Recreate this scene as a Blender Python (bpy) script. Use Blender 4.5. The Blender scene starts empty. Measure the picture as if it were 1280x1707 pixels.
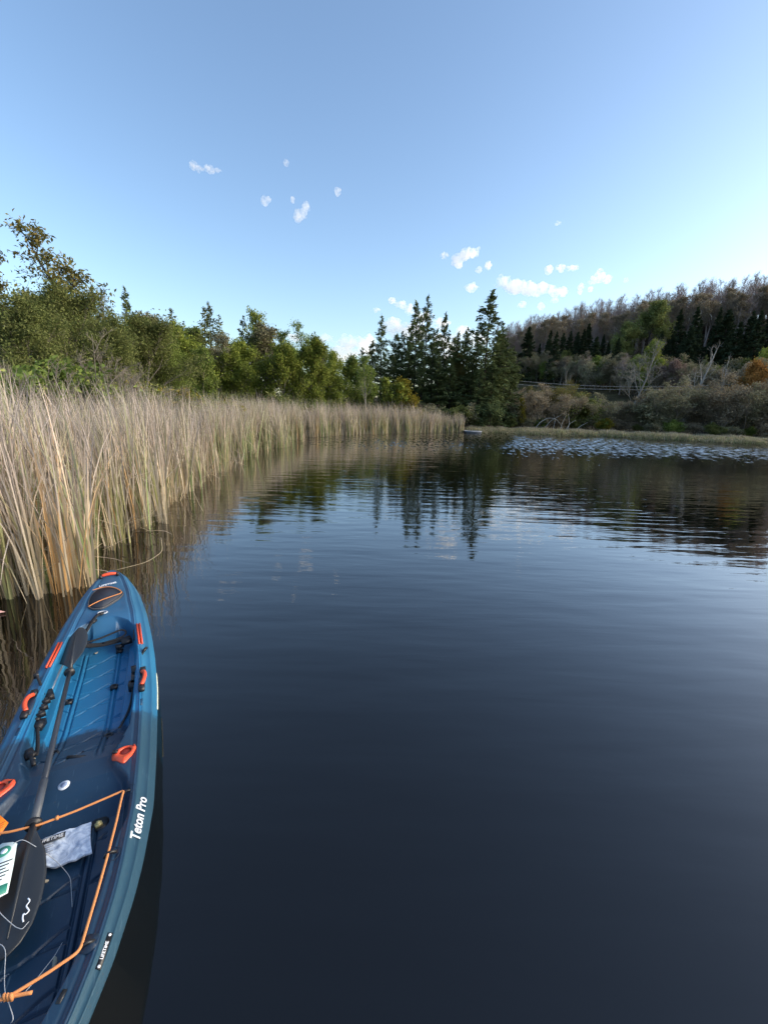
import bpy, math, random
import numpy as np
from mathutils import Vector, Matrix

# ------------------------------------------------------------------ camera, sky, sun, exposure
scene = bpy.context.scene
C = scene.collection
R_ = math.radians
CAM_H, PITCH, ROLL, FPX = 2.2, R_(13.8), R_(1.8), 715.0
SUN_AZ, SUN_EL = R_(86), R_(15)

cr, sr, cp, sp = math.cos(ROLL), math.sin(ROLL), math.cos(PITCH), math.sin(PITCH)
M3 = Matrix(((1, 0, 0), (0, sp, -cp), (0, cp, sp))) @ Matrix(((cr, -sr, 0), (sr, cr, 0), (0, 0, 1)))
cam = bpy.data.cameras.new('camera')
cam.sensor_fit = 'HORIZONTAL'; cam.sensor_width = 36; cam.lens = 36 * FPX / 1280
cam.clip_start = .05; cam.clip_end = 30000
camo = bpy.data.objects.new('camera', cam); C.objects.link(camo)
camo.matrix_world = Matrix.Translation((0, 0, CAM_H)) @ M3.to_4x4()
scene.camera = camo

world = bpy.data.worlds.new('World'); scene.world = world; world.use_nodes = True
wn = world.node_tree; wn.nodes.clear()
sky = wn.nodes.new('ShaderNodeTexSky'); sky.sky_type = 'NISHITA'; sky.sun_disc = False
sky.sun_elevation = SUN_EL; sky.sun_rotation = SUN_AZ
sky.altitude = 300; sky.air_density = 1.0; sky.dust_density = 1.9; sky.ozone_density = 2.1
bg = wn.nodes.new('ShaderNodeBackground'); bg.inputs['Strength'].default_value = 0.06
wo = wn.nodes.new('ShaderNodeOutputWorld')
wn.links.new(sky.outputs[0], bg.inputs[0]); wn.links.new(bg.outputs[0], wo.inputs[0])

sun = bpy.data.lights.new('sun', 'SUN'); sun.energy = 1.35; sun.angle = R_(60); sun.color = (1, .88, .72)
suno = bpy.data.objects.new('sun', sun); C.objects.link(suno)
sd = Vector((math.sin(SUN_AZ) * math.cos(SUN_EL), math.cos(SUN_AZ) * math.cos(SUN_EL), math.sin(SUN_EL)))
suno.rotation_euler = sd.to_track_quat('Z', 'Y').to_euler(); suno.location = sd * 200

vs = scene.view_settings
vs.view_transform = 'Standard'; vs.look = 'None'; vs.gamma = 1; vs.use_curve_mapping = False
vs.exposure = 2.5
scene.cycles.transparent_max_bounces = 40
scene.cycles.max_bounces = 12
scene.cycles.diffuse_bounces = 4
scene.cycles.volume_bounces = 8
scene.cycles.volume_step_rate = .35
scene.cycles.use_denoising = True

# ------------------------------------------------------------------ helpers
def tag(o, label=None, cat=None, group=None, kind=None):
    if label: o['label'] = label
    if cat: o['category'] = cat
    if group: o['group'] = group
    if kind: o['kind'] = kind
    return o

def mesh_np(name, V, F, smooth=False, attrs=None, tris=None):
    """V (n,3); F (m,4) quads; tris (k,3)."""
    V = np.asarray(V, np.float32); me = bpy.data.meshes.new(name)
    F = np.zeros((0, 4), np.int32) if F is None else np.asarray(F, np.int32)
    T = np.zeros((0, 3), np.int32) if tris is None else np.asarray(tris, np.int32)
    me.vertices.add(len(V)); me.vertices.foreach_set('co', V.ravel())
    nl = F.size + T.size
    me.loops.add(nl); me.loops.foreach_set('vertex_index', np.concatenate([F.ravel(), T.ravel()]).astype(np.int32))
    me.polygons.add(len(F) + len(T))
    st = np.concatenate([np.arange(len(F)) * 4, F.size + np.arange(len(T)) * 3]).astype(np.int32)
    me.polygons.foreach_set('loop_start', st)
    if smooth: me.polygons.foreach_set('use_smooth', np.ones(len(F) + len(T), bool))
    me.update(calc_edges=True)
    for k, a in (attrs or {}).items():
        a = np.asarray(a, np.float32)
        if a.ndim == 1:
            at = me.attributes.new(k, 'FLOAT', 'POINT'); at.data.foreach_set('value', a)
        else:
            at = me.attributes.new(k, 'FLOAT_COLOR', 'POINT')
            c = np.ones((len(a), 4), np.float32); c[:, :3] = a
            at.data.foreach_set('color', c.ravel())
    return me

def obj(name, me, mat=None, parent=None, loc=None):
    o = bpy.data.objects.new(name, me); C.objects.link(o)
    if mat is not None and me is not None and not me.materials: me.materials.append(mat)
    if parent: o.parent = parent
    if loc is not None: o.location = loc
    return o

def empty(name, loc=(0, 0, 0), rz=0, parent=None):
    o = bpy.data.objects.new(name, None); C.objects.link(o); o.location = loc; o.rotation_euler = (0, 0, rz)
    o.empty_display_size = .2
    if parent: o.parent = parent
    return o

class MB:
    """collects shapes into one mesh"""
    def __init__(s): s.V = []; s.F = []; s.T = []; s.n = 0; s.A = []
    def add(s, V, F=None, T=None, a=0.):
        V = np.asarray(V, float)
        s.V.append(V)
        if F is not None and len(F): s.F.append(np.asarray(F, int) + s.n)
        if T is not None and len(T): s.T.append(np.asarray(T, int) + s.n)
        s.A.append(np.full(len(V), a) if np.isscalar(a) else np.asarray(a)); s.n += len(V); return s
    def tube(s, P, r, k=6, a=0., cap=True, flat=1.0):
        P = np.asarray(P, float); m = len(P); r = np.broadcast_to(np.asarray(r, float), (m,))
        D = np.gradient(P, axis=0); D /= np.linalg.norm(D, axis=1)[:, None] + 1e-9
        up = np.array([0, 0, 1.]) if abs(D[0][2]) < .9 else np.array([1., 0, 0])
        V = []
        for i in range(m):
            x = np.cross(up, D[i]); x /= np.linalg.norm(x) + 1e-9; y = np.cross(D[i], x)
            up = y if abs(np.dot(y, D[i])) < .5 else up
            th = np.arange(k) * 2 * math.pi / k
            V.append(P[i] + r[i] * (np.cos(th)[:, None] * x + flat * np.sin(th)[:, None] * y))
        V = np.concatenate(V)
        i = np.arange(m - 1)[:, None] * k; j = np.arange(k)[None]; j2 = (j + 1) % k
        F = np.stack([i + j, i + j2, i + k + j2, i + k + j], -1).reshape(-1, 4)
        T = []
        if cap and k > 3:
            for q in range(1, k - 1): T += [(0, q + 1, q), ((m - 1) * k, (m - 1) * k + q, (m - 1) * k + q + 1)]
        elif cap: T = [(0, 2, 1), ((m - 1) * k, (m - 1) * k + 1, (m - 1) * k + 2)]
        return s.add(V, F, T, a)
    def box(s, c, d, rz=0., a=0., ax=None):
        sx = np.array([[x, y, z] for z in (-1, 1) for y in (-1, 1) for x in (-1, 1)]) * np.array(d) / 2
        if rz: 
            q = np.array([[math.cos(rz), -math.sin(rz), 0], [math.sin(rz), math.cos(rz), 0], [0, 0, 1]]); sx = sx @ q.T
        if ax is not None: sx = sx @ np.array(ax)      # rows: local axes
        return s.add(sx + np.array(c), [(0, 2, 3, 1), (4, 5, 7, 6), (0, 1, 5, 4), (2, 6, 7, 3), (0, 4, 6, 2), (1, 3, 7, 5)], None, a)
    def prism(s, poly, z0, z1, a=0.):
        """poly list of (x,y); z0,z1 scalars or arrays"""
        p = np.asarray(poly, float); n = len(p)
        V = np.concatenate([np.c_[p, np.broadcast_to(z0, n)], np.c_[p, np.broadcast_to(z1, n)]])
        F = [(i, (i + 1) % n, n + (i + 1) % n, n + i) for i in range(n)]
        c = p.mean(0); V = np.concatenate([V, [[*c, np.mean(z0)], [*c, np.mean(z1)]]])
        T = [(2 * n, (i + 1) % n, i) for i in range(n)] + [(2 * n + 1, n + i, n + (i + 1) % n) for i in range(n)]
        return s.add(V, F, T, a)
    def mesh(s, name, smooth=False):
        V = np.concatenate(s.V); F = np.concatenate(s.F) if s.F else None; T = np.concatenate(s.T) if s.T else None
        return mesh_np(name, V, F, smooth, {'v': np.concatenate(s.A)}, T)

def nodes(name):
    m = bpy.data.materials.new(name); m.use_nodes = True
    nt = m.node_tree; nt.nodes.clear()
    out = nt.nodes.new('ShaderNodeOutputMaterial')
    return m, nt, out

def N(nt, t, **kw):
    n = nt.nodes.new(t)
    for k, v in kw.items():
        if k in n.inputs.keys() if hasattr(n.inputs, 'keys') else False: n.inputs[k].default_value = v
        else: setattr(n, k, v)
    return n

def simple(name, col, rough=.5, var=.15, scale=30., metal=0., bump=0., spec=.5):
    m, nt, out = nodes(name)
    b = N(nt, 'ShaderNodeBsdfPrincipled'); b.inputs['Roughness'].default_value = rough; b.inputs['Metallic'].default_value = metal
    b.inputs['Specular IOR Level'].default_value = spec
    tc = N(nt, 'ShaderNodeTexCoord'); nz = N(nt, 'ShaderNodeTexNoise'); nz.inputs['Scale'].default_value = scale; nz.inputs['Detail'].default_value = 5
    nt.links.new(tc.outputs['Object'], nz.inputs['Vector'])
    mr = N(nt, 'ShaderNodeMapRange'); mr.inputs[3].default_value = 1 - var; mr.inputs[4].default_value = 1 + var
    nt.links.new(nz.outputs[0], mr.inputs[0])
    mx = N(nt, 'ShaderNodeVectorMath', operation='SCALE'); mx.inputs[0].default_value = col
    nt.links.new(mr.outputs[0], mx.inputs['Scale']); nt.links.new(mx.outputs[0], b.inputs['Base Color'])
    if bump:
        bp = N(nt, 'ShaderNodeBump'); bp.inputs['Strength'].default_value = .6; bp.inputs['Distance'].default_value = bump
        nt.links.new(nz.outputs[0], bp.inputs['Height']); nt.links.new(bp.outputs[0], b.inputs['Normal'])
    nt.links.new(b.outputs[0], out.inputs[0]); return m

def leafmat(name, cols, trans=.3, jitter=.25):
    """cols: ramp colours picked by the per-leaf value 'v'"""
    m, nt, out = nodes(name)
    at = N(nt, 'ShaderNodeAttribute'); at.attribute_name = 'v'
    rp = N(nt, 'ShaderNodeValToRGB'); el = rp.color_ramp.elements
    while len(el) < len(cols): el.new(.5)
    for i, c in enumerate(cols): el[i].position = i / (len(cols) - 1); el[i].color = (*c, 1)
    nt.links.new(at.outputs['Fac'], rp.inputs[0])
    oi = N(nt, 'ShaderNodeObjectInfo'); mr = N(nt, 'ShaderNodeMapRange'); mr.inputs[3].default_value = 1 - jitter; mr.inputs[4].default_value = 1 + jitter
    nt.links.new(oi.outputs['Random'], mr.inputs[0])
    mx = N(nt, 'ShaderNodeVectorMath', operation='SCALE'); nt.links.new(rp.outputs[0], mx.inputs[0]); nt.links.new(mr.outputs[0], mx.inputs['Scale'])
    d = N(nt, 'ShaderNodeBsdfDiffuse'); t = N(nt, 'ShaderNodeBsdfTranslucent'); s = N(nt, 'ShaderNodeMixShader'); s.inputs[0].default_value = trans
    nt.links.new(mx.outputs[0], d.inputs[0]); nt.links.new(mx.outputs[0], t.inputs[0])
    nt.links.new(d.outputs[0], s.inputs[1]); nt.links.new(t.outputs[0], s.inputs[2]); nt.links.new(s.outputs[0], out.inputs[0])
    return m

def colmat(name, trans=.25, rough=None):
    m, nt, out = nodes(name)
    at = N(nt, 'ShaderNodeAttribute'); at.attribute_name = 'Col'
    d = N(nt, 'ShaderNodeBsdfDiffuse'); t = N(nt, 'ShaderNodeBsdfTranslucent'); s = N(nt, 'ShaderNodeMixShader'); s.inputs[0].default_value = trans
    nt.links.new(at.outputs['Color'], d.inputs[0]); nt.links.new(at.outputs['Color'], t.inputs[0])
    nt.links.new(d.outputs[0], s.inputs[1]); nt.links.new(t.outputs[0], s.inputs[2]); nt.links.new(s.outputs[0], out.inputs[0])
    return m

def sst(a, b, x):
    t = np.clip((np.asarray(x, float) - a) / (b - a), 0, 1); return t * t * (3 - 2 * t)

def azp(az, dist):                       # a point on the ground by bearing (degrees right of the view) and distance
    return dist * math.sin(R_(az)), dist * math.cos(R_(az))

# ------------------------------------------------------------------ terrain and pond
REED_EDGE = np.array([(-4.9, -1), (-4.7, 2.2), (-4.2, 3.9), (-3.75, 4.5), (-3.7, 5.4), (-3.95, 6.6), (-4.2, 7.9), (-4.85, 11), (-5.25, 15.4),
                      (-5.7, 20), (-5.75, 25.5), (-5.1, 29.8), (-3.7, 31.7), (-2.1, 33.9), (0.4, 36.5), (3.0, 38.9), (5.5, 41), (7.9, 42.5)])
BANK_EDGE = np.array([(7.9, 42.5), (11, 43.0), (14.9, 42.3), (20.7, 42.3), (25.4, 40.5), (29.6, 38.7), (33.5, 38.0), (42, 35), (55, 26), (60, 5)])
BACK = np.array([(50, -18), (20, -24), (-3, -20), (-5.2, -8)])
POND = np.concatenate([REED_EDGE, BANK_EDGE[1:], BACK])

def seg_dist(P, A):
    """distance of points P (n,2) to polyline A"""
    best = np.full(len(P), 1e9)
    for a, b in zip(A[:-1], A[1:]):
        d = b - a; t = np.clip(((P - a) @ d) / (d @ d), 0, 1)
        best = np.minimum(best, np.linalg.norm(P - a - t[:, None] * d, axis=1))
    return best

def inside(P, A):
    r = np.zeros(len(P), bool); n = len(A)
    for i in range(n):
        (x1, y1), (x2, y2) = A[i], A[(i + 1) % n]
        c = ((y1 > P[:, 1]) != (y2 > P[:, 1]))
        with np.errstate(divide='ignore', invalid='ignore'):
            xi = (x2 - x1) * (P[:, 1] - y1) / (y2 - y1) + x1
        r ^= c & (P[:, 0] < xi)
    return r

AZ_K = [-180, -120, -30, -10, 0, 8, 16, 27, 38, 55, 80, 105, 130, 180]
HP_K = [0, 0, 0, 2, 5, 11, 18.5, 23.0, 25.5, 26, 25, 20, 8, 0]
def hill(x, y):
    r = np.hypot(x, y); az = np.degrees(np.arctan2(x, y))
    hp = np.interp(az, AZ_K, HP_K)
    t = np.clip((r - 62) / (152 - 62), 0, 1)
    wob = 1 + .05 * np.sin(x * .07 + 1) * np.sin(y * .05)
    return hp * (t ** 1.15) * wob * (1 - .25 * sst(170, 500, r))

def ground_z(x, y):
    P = np.c_[np.ravel(x), np.ravel(y)].astype(float)
    d = seg_dist(P, np.concatenate([POND, POND[:1]])); d = np.where(inside(P, POND), -d, d)
    az = np.degrees(np.arctan2(P[:, 0], P[:, 1]))
    bank = sst(8.5, 11, az) * (az < 120)
    reed = np.interp(d, [-6, -1, 0, 3.5, 7, 14, 40], [-1.4, -.5, -.28, -.1, .15, .35, .6])
    bk = np.interp(d, [-6, -1, -.02, .15, .6, 1.3, 6, 20, 60], [-1.4, -.5, -.12, .05, .25, .38, .36, .6, 1.5])
    return reed * (1 - bank) + bk * bank + hill(P[:, 0], P[:, 1])

def gz(x, y): return float(ground_z(np.array([x]), np.array([y]))[0])

rr = np.concatenate([np.arange(.5, 58, .42), 58 * np.exp(np.linspace(0, math.log(2600 / 58), 90))])
tt = np.radians(np.concatenate([np.arange(-180, -60, 2.), np.arange(-60, 75, .5), np.arange(75, 180, 2.)]))
nr, nt_ = len(rr), len(tt)
RR, TT = np.meshgrid(rr, tt, indexing='ij'); X = RR * np.sin(TT); Y = RR * np.cos(TT)
Z = ground_z(X, Y).reshape(X.shape)
i = np.arange(nr - 1)[:, None] * nt_; j = np.arange(nt_)[None]; j2 = (j + 1) % nt_
F = np.stack([i + j, i + nt_ + j, i + nt_ + j2, i + j2], -1).reshape(-1, 4)
V = np.c_[X.ravel(), Y.ravel(), Z.ravel()]
tri = [(nr * nt_, q, (q + 1) % nt_) for q in range(nt_)]
V = np.concatenate([V, [[0, 0, -1.4]]])
gm = mesh_np('ground', V, F[:, ::-1], True, tris=tri)

m, nt, out = nodes('ground_soil')
b = N(nt, 'ShaderNodeBsdfPrincipled'); b.inputs['Roughness'].default_value = .95; b.inputs['Specular IOR Level'].default_value = .1
tc = N(nt, 'ShaderNodeTexCoord')
n1 = N(nt, 'ShaderNodeTexNoise'); n1.inputs['Scale'].default_value = .35; n1.inputs['Detail'].default_value = 8
n2 = N(nt, 'ShaderNodeTexNoise'); n2.inputs['Scale'].default_value = 9; n2.inputs['Detail'].default_value = 6
r1 = N(nt, 'ShaderNodeValToRGB'); e = r1.color_ramp.elements
e[0].position = .35; e[0].color = (.055, .045, .028, 1); e[1].position = .68; e[1].color = (.14, .12, .06, 1)
r2 = N(nt, 'ShaderNodeValToRGB'); e = r2.color_ramp.elements
e[0].position = .3; e[0].color = (.5, .5, .5, 1); e[1].position = .75; e[1].color = (1.25, 1.2, 1.1, 1)
mu = N(nt, 'ShaderNodeMixRGB', blend_type='MULTIPLY'); mu.inputs[0].default_value = 1
for q in (n1, n2): nt.links.new(tc.outputs['Object'], q.inputs['Vector'])
nt.links.new(n1.outputs[0], r1.inputs[0]); nt.links.new(n2.outputs[0], r2.inputs[0])
nt.links.new(r1.outputs[0], mu.inputs[1]); nt.links.new(r2.outputs[0], mu.inputs[2]); nt.links.new(mu.outputs[0], b.inputs['Base Color'])
bp = N(nt, 'ShaderNodeBump'); bp.inputs['Distance'].default_value = .08; nt.links.new(n2.outputs[0], bp.inputs['Height']); nt.links.new(bp.outputs[0], b.inputs['Normal'])
nt.links.new(b.outputs[0], out.inputs[0])
tag(obj('ground', gm, m), kind='structure')

# water: one sheet over the basin, ripples as relief
m, nt, out = nodes('pond_water')
b = N(nt, 'ShaderNodeBsdfPrincipled')
b.inputs['Base Color'].default_value = (.0035, .0028, .002, 1); b.inputs['Roughness'].default_value = .02; b.inputs['IOR'].default_value = 1.36; b.inputs['Coat Weight'].default_value = 1.; b.inputs['Coat IOR'].default_value = 1.4; b.inputs['Coat Roughness'].default_value = .02
tc = N(nt, 'ShaderNodeTexCoord')
def wave(sx, sy, rot, scale, detail, rough=.5, dist=0.):
    mp = N(nt, 'ShaderNodeMapping'); mp.inputs['Scale'].default_value = (sx, sy, 1); mp.inputs['Rotation'].default_value = (0, 0, R_(rot))
    nz = N(nt, 'ShaderNodeTexNoise'); nz.inputs['Scale'].default_value = scale; nz.inputs['Detail'].default_value = detail
    nz.inputs['Roughness'].default_value = rough; nz.inputs['Distortion'].default_value = dist
    nt.links.new(tc.outputs['Object'], mp.inputs[0]); nt.links.new(mp.outputs[0], nz.inputs['Vector']); return nz.outputs[0]
def math2(op, a, bv):
    n = N(nt, 'ShaderNodeMath', operation=op)
    for k, q in enumerate((a, bv)):
        if isinstance(q, (int, float)): n.inputs[k].default_value = q
        else: nt.links.new(q, n.inputs[k])
    return n.outputs[0]
def maprange(v, a, b_, c, d):
    n = N(nt, 'ShaderNodeMapRange', interpolation_type='SMOOTHSTEP')
    for k, q in enumerate((a, b_, c, d)): n.inputs[k + 1].default_value = q
    nt.links.new(v, n.inputs[0]); return n.outputs[0]
sx = N(nt, 'ShaderNodeSeparateXYZ'); nt.links.new(tc.outputs['Object'], sx.inputs[0])
swell = wave(.5, 1.6, -14, 1.0, 2)                       # long low undulation
ripple = wave(.55, 3.2, -10, 1.3, 3, .5, .3)              # capillary ripples travelling across the pond
fine = wave(1, 2.2, 20, 5, 2)
patch = wave(.05, .11, 8, 1, 2)
# the breeze touches the far water only, in patches
yy = math2('ADD', sx.outputs['Y'], math2('MULTIPLY', math2('SUBTRACT', patch, .5), 9.))
far = maprange(yy, 12., 29., 0., 1.)
mid = maprange(sx.outputs['Y'], 2.0, 12., .2, 1.)
hsum = math2('ADD', math2('MULTIPLY', swell, .010), math2('MULTIPLY', math2('MULTIPLY', ripple, mid), .0095))
hsum = math2('ADD', hsum, math2('MULTIPLY', math2('MULTIPLY', fine, mid), .0009))
# wavelets of the ruffled patch tip towards and away from the shore: facets of their own
fleck = wave(1.0, .22, 4, 5.6, 2, .55)
side = wave(1.0, .3, 31, 3.1, 2)
thr = math2('SUBTRACT', .86, math2('MULTIPLY', far, .37))
tilt = math2('MINIMUM', math2('MAXIMUM', math2('MULTIPLY', math2('SUBTRACT', fleck, thr), 14.), 0.), 1.)
cv = N(nt, 'ShaderNodeCombineXYZ'); cv.inputs[2].default_value = 1
nt.links.new(math2('ADD', math2('MULTIPLY', tilt, -.085), math2('MULTIPLY', math2('MULTIPLY', math2('SUBTRACT', side, .5), far), .08)), cv.inputs[0]); nt.links.new(math2('MULTIPLY', tilt, -.14), cv.inputs[1])
nv = N(nt, 'ShaderNodeVectorMath', operation='NORMALIZE'); nt.links.new(cv.outputs[0], nv.inputs[0])
bp = N(nt, 'ShaderNodeBump'); bp.inputs['Strength'].default_value = 1; bp.inputs['Distance'].default_value = 1
nt.links.new(nv.outputs[0], bp.inputs['Normal']); nt.links.new(hsum, bp.inputs['Height']); nt.links.new(bp.outputs[0], b.inputs['Normal']); nt.links.new(bp.outputs[0], b.inputs['Coat Normal']); nt.links.new(b.outputs[0], out.inputs[0])
wm = mesh_np('water', [(-70, -40, 0), (80, -40, 0), (80, 60, 0), (-70, 60, 0)], [(0, 1, 2, 3)])
tag(obj('water', wm, m), kind='structure')

# ------------------------------------------------------------------ tree and shrub prototypes (mesh data shared by copies)
def unit(v): return v / (np.linalg.norm(v) + 1e-9)

def branch_path(rng, p, d, L, n, crook, up):
    P = [p]; d = unit(d)
    for k in range(n):
        d = unit(d + rng.normal(0, crook, 3) + np.array([0, 0, up])); P.append(P[-1] + d * L / n)
    return np.array(P)

def leaves(rng, P, size, asp=.5, flat=.4, droop=0.):
    """diamond leaves at points P"""
    n = len(P)
    a = rng.normal(size=(n, 3)); a[:, 2] -= droop; a /= np.linalg.norm(a, axis=1)[:, None]
    nrm = rng.normal(size=(n, 3)); nrm[:, 2] += flat * 3
    b_ = np.cross(nrm, a); b_ /= np.linalg.norm(b_, axis=1)[:, None] + 1e-9
    s = size * rng.uniform(.6, 1.35, n)[:, None]
    c = np.cross(a, b_) * s * .12
    V = np.stack([P - a * s * .5, P + b_ * s * asp * .5 + c, P + a * s * .5, P - b_ * s * asp * .5 + c], 1).reshape(-1, 3)
    F = np.arange(4 * n).reshape(n, 4)
    return V, F

def grow(rng, h, start, n1, spread, n2, n3, n4=0, up=.06, crook=.12, trunk_r=.017, wander=.06, incl=(35, 70), stems=1, lean=(0, 0), k3=.42, top=.92):
    """returns wood MB and twig paths"""
    mb = MB(); tw = []
    for st in range(stems):
        base = np.zeros(3) if stems == 1 else np.array([rng.normal(0, .12 * spread), rng.normal(0, .12 * spread), -.1])
        ld = np.array([lean[0], lean[1], 1.]) if stems == 1 else np.array([rng.normal(0, .45), rng.normal(0, .45), 1.])
        hh = h * (1 if stems == 1 else rng.uniform(.6, 1))
        n = 9; P = branch_path(rng, base - np.array([0, 0, .15]), ld, hh * top, n, wander, .05)
        r0 = trunk_r * hh * (1 if stems == 1 else .55)
        Rr = r0 * (1 - np.linspace(0, 1, n + 1) * .86); Rr[0] *= 1.25
        mb.tube(P, Rr, 7 if stems == 1 else 4)
        nn = n1 if stems == 1 else max(3, n1 // stems + 1)
        for b in range(nn):
            t = start + (1 - start) * (b + rng.uniform(0, 1)) / nn
            q = t * n; k = min(int(q), n - 1); p = P[k] + (P[k + 1] - P[k]) * (q - k)
            az = b * 2.4 + rng.uniform(-.5, .5); inc = R_(rng.uniform(*incl)) * (1.05 - .6 * t)
            d = np.array([math.cos(az) * math.sin(inc), math.sin(az) * math.sin(inc), math.cos(inc)])
            L1 = spread * rng.uniform(.65, 1.1) * (1.15 - .72 * abs(t - .35) / .65)
            P1 = branch_path(rng, p, d, L1, 5, crook, up); r1 = max(.012, r0 * .42 * (1 - .6 * t))
            mb.tube(P1, r1 * (1 - np.linspace(0, .8, 6)), 4, cap=False)
            for c in range(n2):
                t2 = .25 + .75 * (c + rng.uniform(0, 1)) / n2; q = t2 * 5; k = min(int(q), 4); p2 = P1[k] + (P1[k + 1] - P1[k]) * (q - k)
                d2 = unit(unit(P1[k + 1] - P1[k]) + rng.normal(0, .62, 3)); L2 = L1 * rng.uniform(.35, .6) * (1.2 - .6 * t2)
                P2 = branch_path(rng, p2, d2, L2, 4, crook * 1.2, up)
                mb.tube(P2, max(.008, r1 * .45) * (1 - np.linspace(0, .75, 5)), 3, cap=False)
                for e_ in range(n3):
                    t3 = .2 + .8 * (e_ + rng.uniform(0, 1)) / n3; q = t3 * 4; k = min(int(q), 3); p3 = P2[k] + (P2[k + 1] - P2[k]) * (q - k)
                    d3 = unit(unit(P2[k + 1] - P2[k]) + rng.normal(0, .6, 3)); L3 = L2 * rng.uniform(.7, 1.2) * k3 * 1.3
                    P3 = branch_path(rng, p3, d3, L3, 3, crook * 1.2, up); tw.append(P3)
                    r3 = max(.006, r1 * .2)
                    mb.tube(P3, r3 * (1 - np.linspace(0, .6, 4)), 3, cap=False)
                    for g_ in range(n4):
                        t4 = rng.uniform(.2, 1) * 3; k = min(int(t4), 2); p4 = P3[k] + (P3[k + 1] - P3[k]) * (t4 - k)
                        d4 = unit(unit(P3[k + 1] - P3[k]) + rng.normal(0, .55, 3) + np.array([0, 0, .15]))
                        P4 = branch_path(rng, p4, d4, L3 * rng.uniform(.5, .9), 2, .12, up); tw.append(P4)
                        mb.tube(P4, [r3 * .7, r3 * .6, r3 * .35], 3, cap=False)
    return mb, tw

class Proto: pass
def proto(h, wood, V=None, F=None, v=None, woodv=0.):
    p = Proto(); p.h = h; p.trunk = wood.mesh('trunk'); p.crown = None
    if V is not None: p.crown = mesh_np('crown', V, F, False, {'v': v})
    zs = np.concatenate(wood.V)[:, 2].max()
    p.h = max(zs, V[:, 2].max() if V is not None else 0); return p

def broadleaf(seed, h, spread, per=22, size=.2, sc=.16, start=.25, n1=13, n2=6, n3=5, droop=.3, asp=.5, n4=0, **kw):
    rng = np.random.default_rng(seed)
    mb, tw = grow(rng, h, start, n1, spread, n2, n3, n4, **kw)
    pts = []; val = []
    for P in tw:
        if rng.random() < .1: continue
        t = rng.uniform(.15, 1, per) * (len(P) - 1); k = np.minimum(t.astype(int), len(P) - 2)
        q = P[k] + (P[k + 1] - P[k]) * (t - k)[:, None]
        pts.append(q + rng.normal(0, sc, q.shape)); val.append(np.clip(rng.normal(rng.uniform(.25, .7), .18, per), 0, 1))
    pts = np.concatenate(pts); val = np.concatenate(val)
    keep = pts[:, 2] > .1; pts, val = pts[keep], val[keep]
    V, F = leaves(rng, pts, size, asp, .35, droop)
    return proto(h, mb, V, F, np.repeat(val, 4))

def conifer(seed, h, base_r, nb=90, start=.12, droop=.10, per=46, size=.26, asp=.3, power=.9, irregular=.35, upturn=.0, wood_only_below=0., taper_top=.0):
    rng = np.random.default_rng(seed); mb = MB()
    n = 10; P = branch_path(rng, np.array([0, 0, -.2]), np.array([0, 0, 1.]), h + .2, n, .012, .05)
    mb.tube(P, h * .013 * (1 - np.linspace(0, 1, n + 1) * .93), 7)
    pts = []; dirs = []; val = []; spw = []
    for b in range(nb):
        t = start + (1 - start) * (b / nb) ** .92; t = min(.995, max(start, t + rng.normal(0, .015))); q = t * n; k = min(int(q), n - 1); p = P[k] + (P[k + 1] - P[k]) * (q - k)
        L = base_r * ((1 - t) / (1 - start)) ** power * rng.uniform(1 - irregular, 1 + irregular * .6) + .12
        az = b * 2.399 + rng.uniform(-.4, .4); el = R_(rng.normal(2, 15) + 30 * t)
        d = np.array([math.cos(az) * math.cos(el), math.sin(az) * math.cos(el), math.sin(el)])
        P1 = branch_path(rng, p, d, L, 4, .06, -droop); P1[-1, 2] += upturn * L
        mb.tube(P1, max(.008, .011 * L) * (1 - np.linspace(0, .7, 5)), 3, cap=False)
        if t < wood_only_below: 
            if rng.random() < .65: continue
        m_ = max(8, int(per * (L / base_r) ** .8 * rng.uniform(.6, 1.2)))
        u_ = rng.uniform(.12, 1, m_) ** .8 * 4; k = np.minimum(u_.astype(int), 3); c = P1[k] + (P1[k + 1] - P1[k]) * (u_ - k)[:, None]
        side = np.cross(d, [0, 0, 1.]); side = unit(side)
        wdt = .40 * L * (1 - u_ / 4.6) * rng.uniform(.5, 1.2) + .08
        off = rng.uniform(-1, 1, m_) * wdt
        c = c + side * off[:, None]; c[:, 2] += rng.normal(0, .11, m_) - .2 * np.abs(off)
        dd = d * .8 + side * np.sign(off)[:, None] * .8 + rng.normal(0, .3, (m_, 3)); dd[:, 2] -= .25
        pts.append(c); dirs.append(dd); val.append(np.clip(rng.normal(.3 + .4 * rng.random(), .15, m_), 0, 1))
    c = np.concatenate(pts); a = np.concatenate(dirs); v = np.concatenate(val)
    a /= np.linalg.norm(a, axis=1)[:, None]; nrm = rng.normal(0, .5, a.shape); nrm[:, 2] += 1
    bb = np.cross(nrm, a); bb /= np.linalg.norm(bb, axis=1)[:, None]
    s = size * rng.uniform(.6, 1.3, len(c))[:, None]
    V = np.stack([c - a * s * .5, c + bb * s * asp * .5, c + a * s * .5, c - bb * s * asp * .5], 1).reshape(-1, 3)
    return proto(h, mb, V, np.arange(len(V)).reshape(-1, 4), np.repeat(v, 4))

def bare(seed, h, spread, **kw):
    rng = np.random.default_rng(seed); mb, tw = grow(rng, h, **{**dict(start=.3, n1=13, spread=spread, n2=6, n3=5, n4=3, up=.10, crook=.1, incl=(22, 50)), **kw})
    return proto(h, mb)

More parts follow.
